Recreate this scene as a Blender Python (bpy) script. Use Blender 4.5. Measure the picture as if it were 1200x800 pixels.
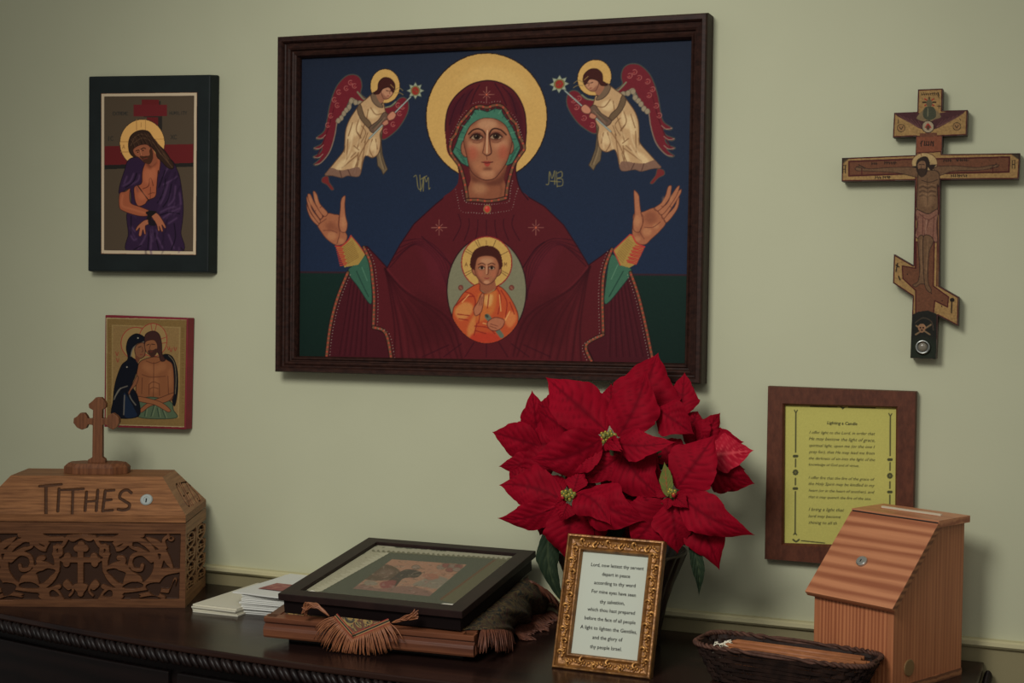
import bpy, bmesh, math, random
import numpy as np
from mathutils import Vector, Matrix, noise as mnoise

for _o in list(bpy.data.objects): bpy.data.objects.remove(_o)
SC = bpy.context.scene
COL = SC.collection
PI = math.pi
rnd = random.Random(7)

# ------------------------------------------------------------------ camera
CAM_P = np.array([1.5904, -2.7139, 1.5511])
YAW, PITCH, ROLL, FPX = 0.3757, -0.0351, 0.0134, 1700.0
def cam_axes():
    cy, sy, cp, sp = math.cos(YAW), math.sin(YAW), math.cos(PITCH), math.sin(PITCH)
    f = np.array([-sy*cp, cy*cp, sp]); r = np.array([cy, sy, 0.0]); u = np.cross(r, f)
    c, s = math.cos(ROLL), math.sin(ROLL)
    return c*r+s*u, -s*r+c*u, f
RT, UP, FW = cam_axes(); CM = np.array([RT, UP, FW])
cam_d = bpy.data.cameras.new('camera'); cam = bpy.data.objects.new('camera', cam_d); COL.objects.link(cam)
cam_d.sensor_width = 36; cam_d.lens = FPX/1200*36; cam_d.clip_start = .02
cam.matrix_world = Matrix([[RT[0], UP[0], -FW[0], CAM_P[0]], [RT[1], UP[1], -FW[1], CAM_P[1]], [RT[2], UP[2], -FW[2], CAM_P[2]], [0, 0, 0, 1]])
SC.camera = cam

# ------------------------------------------------------------------ world, lamps, exposure
W = bpy.data.worlds.new('room_light'); SC.world = W; W.use_nodes = True
W.node_tree.nodes['Background'].inputs[0].default_value = (1.0, .985, .92, 1)
W.node_tree.nodes['Background'].inputs[1].default_value = .15
def lamp(name, kind, loc, target, energy, size, col=(1, .95, .84), **kw):
    d = bpy.data.lights.new(name, kind); o = bpy.data.objects.new(name, d); COL.objects.link(o)
    d.energy = energy; d.color = col; o.location = loc
    o.rotation_euler = (Vector(target)-Vector(loc)).to_track_quat('-Z', 'Y').to_euler()
    if kind == 'AREA': d.shape = 'DISK'; d.size = size
    else: d.shadow_soft_size = size
    for k, v in kw.items(): setattr(d, k, v)
    return o
lamp('ceiling_spot', 'SPOT', (.60, -2.5, 2.62), (.60, 0, 1.20), 104, .38, col=(1, .978, .915), spot_size=math.radians(72), spot_blend=1.0)
lamp('ceiling_lamp', 'AREA', (1.6, -3.4, 2.75), (.6, 0, 1.1), 6, 1.2, col=(1, .978, .915))
SC.view_settings.view_transform = 'Standard'; SC.view_settings.look = 'None'
SC.view_settings.gamma = 1; SC.view_settings.use_curve_mapping = False
SC.view_settings.exposure = 0.70

# ------------------------------------------------------------------ survey: photo pixel <-> real place
TOPZ = .90                                            # dresser top above the floor
def rays(px): 
    px = np.asarray(px, float).reshape(-1, 2)
    return np.stack([(px[:, 0]-600)/FPX, -(px[:, 1]-400)/FPX, np.ones(len(px))], 1) @ CM
def on_y(px, y): d = rays(px); return CAM_P+d*((y-CAM_P[1])/d[:, 1])[:, None]
def on_z(px, z): d = rays(px); return CAM_P+d*((z-CAM_P[2])/d[:, 2])[:, None]
def on_plane(px, p0, n):
    d = rays(px); n = np.asarray(n, float); t = ((np.asarray(p0)-CAM_P)@n)/(d@n); return CAM_P+d*t[:, None]
def project(P):
    q = (np.asarray(P, float).reshape(-1, 3)-CAM_P) @ CM.T
    return np.stack([600+FPX*q[:, 0]/q[:, 2], 400-FPX*q[:, 1]/q[:, 2]], 1)
# ------------------------------------------------------------------ colours and materials
KALB = 1.5                                            # photograph's dim level -> albedo
def lin(c): c = np.asarray(c, float)/255; return np.where(c <= .04045, c/12.92, ((c+.055)/1.055)**2.4)
def C(*c): v = np.minimum(lin(c)*KALB, .92); return (float(v[0]), float(v[1]), float(v[2]), 1)
def mat(name, col, rough=.5, metal=0, spec=None, bump=None, var=None, coat=0):
    m = bpy.data.materials.new(name); m.use_nodes = True; nt = m.node_tree; b = nt.nodes['Principled BSDF']
    b.inputs['Base Color'].default_value = C(*col); b.inputs['Roughness'].default_value = rough; b.inputs['Metallic'].default_value = metal
    if spec is not None: b.inputs['Specular IOR Level'].default_value = spec
    b.inputs['Coat Weight'].default_value = coat
    tc = nt.nodes.new('ShaderNodeTexCoord')
    if var:                                            # (second colour, scale)
        n = nt.nodes.new('ShaderNodeTexNoise'); n.inputs['Scale'].default_value = var[1]; n.inputs['Detail'].default_value = 5
        r = nt.nodes.new('ShaderNodeValToRGB'); r.color_ramp.elements[0].position = .32; r.color_ramp.elements[1].position = .68
        r.color_ramp.elements[0].color = C(*col); r.color_ramp.elements[1].color = C(*var[0])
        nt.links.new(tc.outputs['Object'], n.inputs['Vector']); nt.links.new(n.outputs['Fac'], r.inputs[0]); nt.links.new(r.outputs[0], b.inputs['Base Color'])
    if bump:                                           # (scale, strength)
        n = nt.nodes.new('ShaderNodeTexNoise'); n.inputs['Scale'].default_value = bump[0]; n.inputs['Detail'].default_value = 4
        u = nt.nodes.new('ShaderNodeBump'); u.inputs['Strength'].default_value = bump[1]; u.inputs['Distance'].default_value = .002
        nt.links.new(tc.outputs['Object'], n.inputs['Vector']); nt.links.new(n.outputs['Fac'], u.inputs['Height']); nt.links.new(u.outputs[0], b.inputs['Normal'])
    return m
def paintmat(name, rough=.55, spec=.1):               # colours carried by the painted panel's vertices
    m = bpy.data.materials.new(name); m.use_nodes = True; nt = m.node_tree; b = nt.nodes['Principled BSDF']
    a = nt.nodes.new('ShaderNodeAttribute'); a.attribute_name = 'paint'
    tc = nt.nodes.new('ShaderNodeTexCoord'); n = nt.nodes.new('ShaderNodeTexNoise'); n.inputs['Scale'].default_value = 260
    u = nt.nodes.new('ShaderNodeBump'); u.inputs['Strength'].default_value = .12; u.inputs['Distance'].default_value = .001
    nt.links.new(tc.outputs['Object'], n.inputs['Vector']); nt.links.new(n.outputs['Fac'], u.inputs['Height']); nt.links.new(u.outputs[0], b.inputs['Normal'])
    nt.links.new(a.outputs['Color'], b.inputs['Base Color']); b.inputs['Roughness'].default_value = rough; b.inputs['Specular IOR Level'].default_value = spec
    return m
def wood(name, dark, light, axis='X', scale=18, stretch=.06, rough=.5, rings=.35, ring_scale=9, distort=6, coat=0, relief=None, spec=.4, rot=(0, 0, 0)):
    m = bpy.data.materials.new(name); m.use_nodes = True; nt = m.node_tree; N = nt.nodes; L = nt.links; b = N['Principled BSDF']
    tc = N.new('ShaderNodeTexCoord'); mp = N.new('ShaderNodeMapping')
    sc = {'X': (stretch, 1, 1), 'Y': (1, stretch, 1), 'Z': (1, 1, stretch)}[axis]
    mp.inputs['Scale'].default_value = sc; mp.inputs['Rotation'].default_value = rot; L.new(tc.outputs['Object'], mp.inputs['Vector'])
    n = N.new('ShaderNodeTexNoise'); n.inputs['Scale'].default_value = scale*8; n.inputs['Detail'].default_value = 6; n.inputs['Roughness'].default_value = .65; L.new(mp.outputs[0], n.inputs['Vector'])
    w = N.new('ShaderNodeTexWave'); w.wave_type = 'BANDS'; w.bands_direction = {'X': 'Z', 'Y': 'Z', 'Z': 'X'}[axis]
    w.inputs['Scale'].default_value = ring_scale; w.inputs['Distortion'].default_value = distort; w.inputs['Detail'].default_value = 3; w.inputs['Detail Scale'].default_value = 1.4
    L.new(mp.outputs[0], w.inputs['Vector'])
    mx = N.new('ShaderNodeMath'); mx.operation = 'MULTIPLY_ADD'; mx.inputs[1].default_value = rings
    m2 = N.new('ShaderNodeMath'); m2.operation = 'MULTIPLY'; m2.inputs[1].default_value = 1-rings
    L.new(n.outputs['Fac'], m2.inputs[0]); L.new(w.outputs['Fac'], mx.inputs[0]); L.new(m2.outputs[0], mx.inputs[2])
    r = N.new('ShaderNodeValToRGB'); r.color_ramp.elements[0].position = .28; r.color_ramp.elements[1].position = .72
    r.color_ramp.elements[0].color = C(*dark); r.color_ramp.elements[1].color = C(*light); L.new(mx.outputs[0], r.inputs[0])
    out = r.outputs[0]
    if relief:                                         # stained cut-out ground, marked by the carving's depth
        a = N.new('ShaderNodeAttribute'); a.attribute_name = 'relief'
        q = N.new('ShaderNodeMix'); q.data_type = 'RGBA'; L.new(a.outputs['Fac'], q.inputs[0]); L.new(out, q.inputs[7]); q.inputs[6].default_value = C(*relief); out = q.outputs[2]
    L.new(out, b.inputs['Base Color'])
    u = N.new('ShaderNodeBump'); u.inputs['Strength'].default_value = .25; u.inputs['Distance'].default_value = .0008; L.new(mx.outputs[0], u.inputs['Height']); L.new(u.outputs[0], b.inputs['Normal'])
    b.inputs['Roughness'].default_value = rough; b.inputs['Specular IOR Level'].default_value = spec; b.inputs['Coat Weight'].default_value = coat; b.inputs['Coat Roughness'].default_value = .15
    return m

# ------------------------------------------------------------------ objects
def tag(o, label=None, cat=None, group=None, kind=None):
    for k, v in (('label', label), ('category', cat), ('group', group), ('kind', kind)):
        if v: o[k] = v
    return o
def thing(name, label, cat, loc=(0, 0, 0), rz=0, group=None):
    o = bpy.data.objects.new(name, None); COL.objects.link(o); o.location = loc; o.rotation_euler = (0, 0, rz); o.empty_display_size = .02
    return tag(o, label, cat, group)
def copy_tree(o, parent=None):
    c = o.copy(); COL.objects.link(c)
    if parent: c.parent = parent
    for ch in list(o.children): copy_tree(ch, c)
    return c
class MB:
    def __init__(s): s.v, s.f = [], []
    def add(s, vs, fs, M=None):
        k = len(s.v)
        for p in vs: s.v.append(tuple(M @ Vector(p)) if M is not None else tuple(float(q) for q in p))
        s.f += [tuple(i+k for i in f) for f in fs]; return s
    def box(s, a, b, M=None):
        (x0, y0, z0), (x1, y1, z1) = a, b
        return s.add([(x0, y0, z0), (x1, y0, z0), (x1, y1, z0), (x0, y1, z0), (x0, y0, z1), (x1, y0, z1), (x1, y1, z1), (x0, y1, z1)],
                     [(3, 2, 1, 0), (4, 5, 6, 7), (0, 1, 5, 4), (1, 2, 6, 5), (2, 3, 7, 6), (3, 0, 4, 7)], M)
    def hexa(s, q0, q1):                                # two quads, joined
        return s.add(list(q0)+list(q1), [(3, 2, 1, 0), (4, 5, 6, 7), (0, 1, 5, 4), (1, 2, 6, 5), (2, 3, 7, 6), (3, 0, 4, 7)])
    def prism(s, A, B):                                 # two matching outlines, joined
        n = len(A)
        return s.add(list(A)+list(B), [tuple(range(n))[::-1], tuple(range(n, 2*n))]+[(i, (i+1) % n, n+(i+1) % n, n+i) for i in range(n)])
    def grid(s, P):                                     # P[i][j] points
        P = np.asarray(P, float); a, b = P.shape[:2]
        idx = lambda i, j: i*b+j
        return s.add(P.reshape(-1, 3), [(idx(i, j), idx(i+1, j), idx(i+1, j+1), idx(i, j+1)) for i in range(a-1) for j in range(b-1)])
    def tube(s, pts, r, n=6, cap=True):
        pts = [Vector(p) for p in pts]; m = len(pts); vs, fs = [], []; ref = None
        for i, p in enumerate(pts):
            d = (pts[min(i+1, m-1)]-pts[max(i-1, 0)]).normalized()
            if ref is None: ref = d.orthogonal().normalized()
            ref = (ref-d*ref.dot(d))
            ref = ref.normalized() if ref.length > 1e-6 else d.orthogonal().normalized()
            bi = d.cross(ref); rr = r[i] if hasattr(r, '__len__') else r
            for k in range(n):
                a = 2*PI*k/n; vs.append(p+(ref*math.cos(a)+bi*math.sin(a))*rr)
        for i in range(m-1):
            for k in range(n): fs.append((i*n+k, i*n+(k+1) % n, (i+1)*n+(k+1) % n, (i+1)*n+k))
        if cap: fs += [tuple(range(n))[::-1], tuple(range((m-1)*n, m*n))]
        return s.add(vs, fs)
    def lathe(s, prof, n=32, M=None, rib=None):
        vs, fs = [], []; m = len(prof)
        for r, z in prof:
            for k in range(n):
                a = 2*PI*k/n; q = r*(1+(rib(a, z) if rib else 0)); vs.append((q*math.cos(a), q*math.sin(a), z))
        for i in range(m-1):
            for k in range(n): fs.append((i*n+k, i*n+(k+1) % n, (i+1)*n+(k+1) % n, (i+1)*n+k))
        if prof[0][0] > 1e-6: fs.append(tuple(range(n))[::-1])
        if prof[-1][0] > 1e-6: fs.append(tuple(range((m-1)*n, m*n)))
        return s.add(vs, fs, M)
    def ball(s, c, r, n=6, sq=(1, 1, 1), M=None):
        prof = [(math.sin(PI*i/n)*r, -math.cos(PI*i/n)*r) for i in range(n+1)]
        T = Matrix.Translation(c) @ Matrix.Diagonal((sq[0], sq[1], sq[2], 1)); T = M @ T if M is not None else T
        prof[0] = (1e-5, prof[0][1]); prof[-1] = (1e-5, prof[-1][1])
        return s.lathe(prof, n+2, T)
    def build(s, name, material, parent=None, smooth=False, bevel=0, label=None, kind=None, attr=None, local=False, seg=2, fixn=True):
        off = Vector((0, 0, 0)) if (parent is None or local) else root_loc(parent)
        me = bpy.data.meshes.new(name); me.from_pydata([Vector(p)-off for p in s.v] if off.length else s.v, [], s.f)
        me.validate()
        if attr is not None:
            nm, arr = attr; arr = np.asarray(arr, float)
            if arr.ndim == 1: me.attributes.new(nm, 'FLOAT', 'POINT').data.foreach_set('value', arr)
            else: me.attributes.new(nm, 'FLOAT_COLOR', 'POINT').data.foreach_set('color', np.c_[arr, np.ones(len(arr))].ravel())
        if bevel or fixn:
            bm = bmesh.new(); bm.from_mesh(me)
            if fixn and attr is None and len(bm.faces) < 60000: bmesh.ops.recalc_face_normals(bm, faces=bm.faces)
            if bevel:
                es = [e for e in bm.edges if len(e.link_faces) == 2 and e.calc_face_angle(0) > .5]
                bmesh.ops.bevel(bm, geom=es, offset=bevel, segments=seg, profile=.6, affect='EDGES', clamp_overlap=True)
            bm.to_mesh(me); bm.free()
        if smooth: me.polygons.foreach_set('use_smooth', [True]*len(me.polygons))
        me.materials.append(material)
        o = bpy.data.objects.new(name, me); COL.objects.link(o)
        if parent: o.parent = parent
        return tag(o, label, None, None, kind)
def root_loc(o):
    v = Vector((0, 0, 0))
    while o: v += o.location; o = o.parent
    return v
def lerp(a, b, t): return np.asarray(a, float)*(1-t)+np.asarray(b, float)*t
def quad_grid(q, nu, nv):                              # q: BL, BR, TR, TL -> (nv, nu, 3)
    u = np.linspace(0, 1, nu)[None, :, None]; v = np.linspace(0, 1, nv)[:, None, None]
    q = [np.asarray(p, float) for p in q]
    return (q[0]*(1-u)+q[1]*u)*(1-v)+(q[3]*(1-u)+q[2]*u)*v
def painted(name, q, canvas, parent, material, step=.85, label=None, lift=None):
    a, b, c = [project([p])[0] for p in (q[0], q[1], q[3])]
    P = quad_grid(q, int(np.hypot(*(b-a))/step)+2, int(np.hypot(*(c-a))/step)+2)
    col = np.minimum(lin(np.clip(canvas.sample(project(P)), 0, 1)*255)*KALB, .92)
    return MB().grid(P).build(name, material, parent, attr=('paint', col), label=label, fixn=False)
def relief(name, q, canvas, depth, material, parent, M, step=.6, inward=None):
    # carved board: q local corners (BL, BR, TR, TL), canvas value 1 = face, 0 = cut down to the ground
    a, b, c = [project([M @ Vector(p)])[0] for p in (q[0], q[1], q[3])]
    P = quad_grid(q, int(np.hypot(*(b-a))/step)+2, int(np.hypot(*(c-a))/step)+2)
    flat = P.reshape(-1, 3); Mn = np.array(M); wpos = flat @ Mn[:3, :3].T + Mn[:3, 3]
    h = canvas.sample(project(wpos))[:, 0]
    P2 = flat+np.asarray(inward)*(1-h)[:, None]*depth
    return MB().grid(P2.reshape(P.shape)).build(name, material, parent, attr=('relief', h), local=True, fixn=False)
def text_run(s, txt, A, B, up, n, shear=0, weight=0.0, hscale=1.0):
    # lettering from A to B (baseline), standing along up, lifted along n
    cu = bpy.data.curves.new('t', 'FONT'); cu.body = txt; cu.size = 1; cu.shear = shear; cu.offset = weight; cu.resolution_u = 2
    ob = bpy.data.objects.new('t', cu); COL.objects.link(ob); bpy.context.view_layer.update()
    me = bpy.data.meshes.new_from_object(ob.evaluated_get(bpy.context.evaluated_depsgraph_get()))
    if len(me.vertices):
        v = np.array([w.co for w in me.vertices]); x0, x1 = v[:, 0].min(), v[:, 0].max()
        A, B = np.asarray(A, float), np.asarray(B, float); L = np.linalg.norm(B-A); d = (B-A)/L; k = L/(x1-x0)
        P = A+np.outer((v[:, 0]-x0)*k, d)+np.outer(v[:, 1]*k*hscale, up)+np.asarray(n)*.0004
        s.add(P, [tuple(p.vertices) for p in me.polygons])
    bpy.data.objects.remove(ob); bpy.data.meshes.remove(me); bpy.data.curves.remove(cu)
def ring_frame(outer, inner, prof, origin_y=True):
    # mitred frame: outer / inner lists of 4 (x, z); prof list of (t, y)
    mb = MB(); rows = [[(lerp(o, i, t)[0], y, lerp(o, i, t)[1]) for o, i in zip(outer, inner)] for t, y in prof]
    vs = [p for r in rows for p in r]; m = len(prof); fs = []
    for k in range(m-1):
        for j in range(4): fs.append((k*4+j, k*4+(j+1) % 4, (k+1)*4+(j+1) % 4, (k+1)*4+j))
    return mb.add(vs, fs)
# ------------------------------------------------------------------ painter
# A small raster painter: pictures are painted here, stroke by stroke, and then
# carried by the vertices of finely gridded panels (colour attribute).
def spline(pts, closed=True, n=6):
    p = np.asarray(pts, float); m = len(p); out = []
    if m < 3: return p
    segs = m if closed else m - 1
    for i in range(segs):
        if closed: a, b, c, d = p[(i-1) % m], p[i], p[(i+1) % m], p[(i+2) % m]
        else: a, b, c, d = p[max(i-1, 0)], p[i], p[i+1], p[min(i+2, m-1)]
        for k in range(n):
            t = k/n
            out.append(.5*(2*b+(c-a)*t+(2*a-5*b+4*c-d)*t*t+(3*b-a-3*c+d)*t**3))
    if not closed: out.append(p[-1])
    return np.array(out)

def boxblur(m, r):
    r = int(round(r))
    if r < 1: return m
    for ax in (0, 1):
        for _ in range(2):
            c = np.cumsum(np.pad(m, [(r+1, r) if a == ax else (0, 0) for a in (0, 1)], mode='edge'), axis=ax)
            n = m.shape[ax]
            hi = np.take(c, np.arange(n)+2*r+1, axis=ax); lo = np.take(c, np.arange(n), axis=ax)
            m = (hi-lo)/(2*r+1)
    return m

class Canvas:
    def __init__(s, x0, y0, x1, y1, bg, ss=2):
        s.x0, s.y0, s.ss = x0, y0, ss
        s.W, s.H = int((x1-x0)*ss), int((y1-y0)*ss)
        s.a = np.empty((s.H, s.W, 3)); s.a[:] = np.array(bg)/255
        s.clip = None; s.tf = None
    def T(s, pts):
        p = np.asarray(pts, float).reshape(-1, 2)
        return s.tf(p) if s.tf else p
    def box(s, lo, hi, pad):
        i0 = max(int((lo[0]-pad-s.x0)*s.ss), 0); i1 = min(int((hi[0]+pad-s.x0)*s.ss)+2, s.W)
        j0 = max(int((lo[1]-pad-s.y0)*s.ss), 0); j1 = min(int((hi[1]+pad-s.y0)*s.ss)+2, s.H)
        return i0, i1, j0, j1
    def grid(s, b):
        i0, i1, j0, j1 = b
        return np.meshgrid(s.x0+(np.arange(i0, i1)+.5)/s.ss, s.y0+(np.arange(j0, j1)+.5)/s.ss)
    def put(s, b, m, col, alpha):
        i0, i1, j0, j1 = b
        if s.clip is not None: m = m*s.clip[j0:j1, i0:i1]
        m = (m*alpha)[..., None]
        s.a[j0:j1, i0:i1] = s.a[j0:j1, i0:i1]*(1-m)+np.asarray(col)/255*m
    def mask(s, pts, pad=0):
        lo, hi = pts.min(0), pts.max(0); b = s.box(lo, hi, pad+1)
        if b[1] <= b[0] or b[3] <= b[2]: return b, None
        X, Y = s.grid(b); ins = np.zeros(X.shape, bool)
        q = np.roll(pts, -1, 0)
        for (xa, ya), (xb, yb) in zip(pts, q):
            if ya == yb: continue
            ymin, ymax = (ya, yb) if ya < yb else (yb, ya)
            r = np.nonzero((Y[:, 0] >= ymin) & (Y[:, 0] < ymax))[0]
            if len(r) == 0: continue
            r = slice(r[0], r[-1]+1)
            ins[r] ^= X[r] < (xb-xa)*(Y[r]-ya)/(yb-ya)+xa
        return b, ins.astype(float)
    def fill(s, pts, col, smooth=True, alpha=1, blur=0, outline=None, ow=.8, grad=None):
        p = s.T(pts)
        if smooth: p = spline(p)
        b, m = s.mask(p, blur*2.2)
        if m is None: return
        if blur: m = boxblur(m, blur*s.ss*.5)
        c = np.asarray(col, float)
        if grad is not None:                       # (ptA, ptB, colB): col at A to colB at B
            A, B = s.T([grad[0], grad[1]]); X, Y = s.grid(b); d = B-A
            t = np.clip(((X-A[0])*d[0]+(Y-A[1])*d[1])/(d@d), 0, 1)[..., None]
            c = c*(1-t)+np.asarray(grad[2], float)*t
        s.put(b, m, c, alpha)
        if outline is not None: s.line(np.vstack([p, p[:1]]), outline, ow, smooth=False, raw=True)
    def setclip(s, pts=None, smooth=True):
        s.clip = None
        if pts is None: return
        p = s.T(pts); p = spline(p) if smooth else p
        b, m = s.mask(p); c = np.zeros((s.H, s.W))
        if m is not None: c[b[2]:b[3], b[0]:b[1]] = m
        s.clip = c
    def line(s, pts, col, w=1, smooth=True, alpha=1, blur=0, raw=False, taper=False):
        p = np.asarray(pts, float) if raw else s.T(pts)
        if smooth and len(p) > 2: p = spline(p, False, 5)
        b = s.box(p.min(0), p.max(0), w/2+1+blur*2.2)
        if b[1] <= b[0] or b[3] <= b[2]: return
        X, Y = s.grid(b); D = np.full(X.shape, 1e9); n = max(len(p)-1, 1)
        for k in range(n):
            a, c = p[k], p[min(k+1, len(p)-1)]; d = c-a; L = d@d
            ax = slice(None)
            t = np.clip(((X-a[0])*d[0]+(Y-a[1])*d[1])/(L+1e-12), 0, 1)
            dist = np.hypot(X-a[0]-t*d[0], Y-a[1]-t*d[1])
            r = w/2*((1-(k+.5)/n*.85) if taper else 1)
            D = np.minimum(D, dist-r)
        m = np.clip(.5-D*s.ss, 0, 1)
        if blur: m = boxblur(m, blur*s.ss*.5)
        s.put(b, m, col, alpha)
    def ell(s, cx, cy, rx, ry, col, alpha=1, blur=0, outline=None, ow=.8, rot=0, n=40):
        t = np.linspace(0, 2*np.pi, n, endpoint=False); c, si = np.cos(rot), np.sin(rot)
        x, y = rx*np.cos(t), ry*np.sin(t)
        s.fill(np.stack([cx+x*c-y*si, cy+x*si+y*c], 1), col, False, alpha, blur, outline, ow)
    def dots(s, pts, col, r, step=None, alpha=1):
        p = s.T(pts)
        if step:
            p = spline(p, False, 8); d = np.r_[0, np.cumsum(np.hypot(*np.diff(p, axis=0).T))]
            t = np.arange(step/2, d[-1], step); p = np.stack([np.interp(t, d, p[:, 0]), np.interp(t, d, p[:, 1])], 1)
        tf, s.tf = s.tf, None
        for q in p: s.ell(q[0], q[1], r, r, col, alpha, n=10)
        s.tf = tf
    def text(s, txt, x, y, h, col, w=.6, sp=1.0, alpha=1, slope=0.0):
        for ch in txt:
            for st in STROKES.get(ch, []):
                s.line([(x+px*h*.62, y+slope*(px*h*.62)-py*h) for px, py in st], col, w, smooth=False, alpha=alpha)
            x += h*.62*1.35*sp; y += slope*h*.62*1.35*sp
    def noise(s, amp, seed=1, cell=1, tint=0.0):
        r = np.random.RandomState(seed)
        n = r.randn(s.H//cell+1, s.W//cell+1)
        n = np.kron(n, np.ones((cell, cell)))[:s.H, :s.W]
        n = boxblur(n, cell*.5)
        s.a *= (1+amp*n)[..., None]
    def sample(s, px):
        x = (px[:, 0]-s.x0)*s.ss-.5; y = (px[:, 1]-s.y0)*s.ss-.5
        x = np.clip(x, 0, s.W-1.001); y = np.clip(y, 0, s.H-1.001)
        i, j = x.astype(int), y.astype(int); fx, fy = (x-i)[:, None], (y-j)[:, None]
        a = s.a
        return (a[j, i]*(1-fx)+a[j, i+1]*fx)*(1-fy)+(a[j+1, i]*(1-fx)+a[j+1, i+1]*fx)*fy

# single-stroke capitals, unit box
STROKES = {
 'A': [[(0, 0), (.5, 1), (1, 0)], [(.2, .38), (.8, .38)]],
 'C': [[(.95, .85), (.6, 1), (.2, .88), (0, .5), (.2, .12), (.6, 0), (.95, .15)]],
 'E': [[(1, 1), (0, 1), (0, 0), (1, 0)], [(0, .52), (.75, .52)]],
 'F': [[(1, 1), (0, 1), (0, 0)], [(0, .52), (.75, .52)]],
 'G': [[(.95, .85), (.6, 1), (.2, .88), (0, .5), (.2, .12), (.6, 0), (.95, .15), (.95, .45), (.55, .45)]],
 'H': [[(0, 0), (0, 1)], [(1, 0), (1, 1)], [(0, .5), (1, .5)]],
 'I': [[(.5, 0), (.5, 1)]],
 'L': [[(0, 1), (0, 0), (.9, 0)]],
 'M': [[(0, 0), (.05, 1), (.5, .3), (.95, 1), (1, 0)]],
 'N': [[(0, 0), (0, 1), (1, 0), (1, 1)]],
 'O': [[(.5, 1), (.1, .8), (0, .5), (.1, .2), (.5, 0), (.9, .2), (1, .5), (.9, .8), (.5, 1)]],
 'P': [[(0, 0), (0, 1), (.7, 1), (.95, .78), (.7, .52), (0, .52)]],
 'R': [[(0, 0), (0, 1), (.7, 1), (.95, .78), (.7, .52), (0, .52)], [(.45, .52), (1, 0)]],
 'S': [[(.92, .85), (.6, 1), (.2, .95), (.08, .75), (.3, .57), (.7, .45), (.92, .25), (.75, .04), (.35, 0), (.05, .15)]],
 'T': [[(.5, 0), (.5, 1)], [(0, 1), (1, 1)]],
 'U': [[(0, 1), (0, .3), (.2, .03), (.8, .03), (1, .3), (1, 1)]],
 'X': [[(0, 0), (1, 1)], [(0, 1), (1, 0)]],
 'Y': [[(0, 1), (.5, .5), (1, 1)], [(.5, .5), (.5, 0)]],
}
def crop(ox, oy, s, *pts): return [(ox+x/s, oy+y/s) for x, y in pts]
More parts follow.
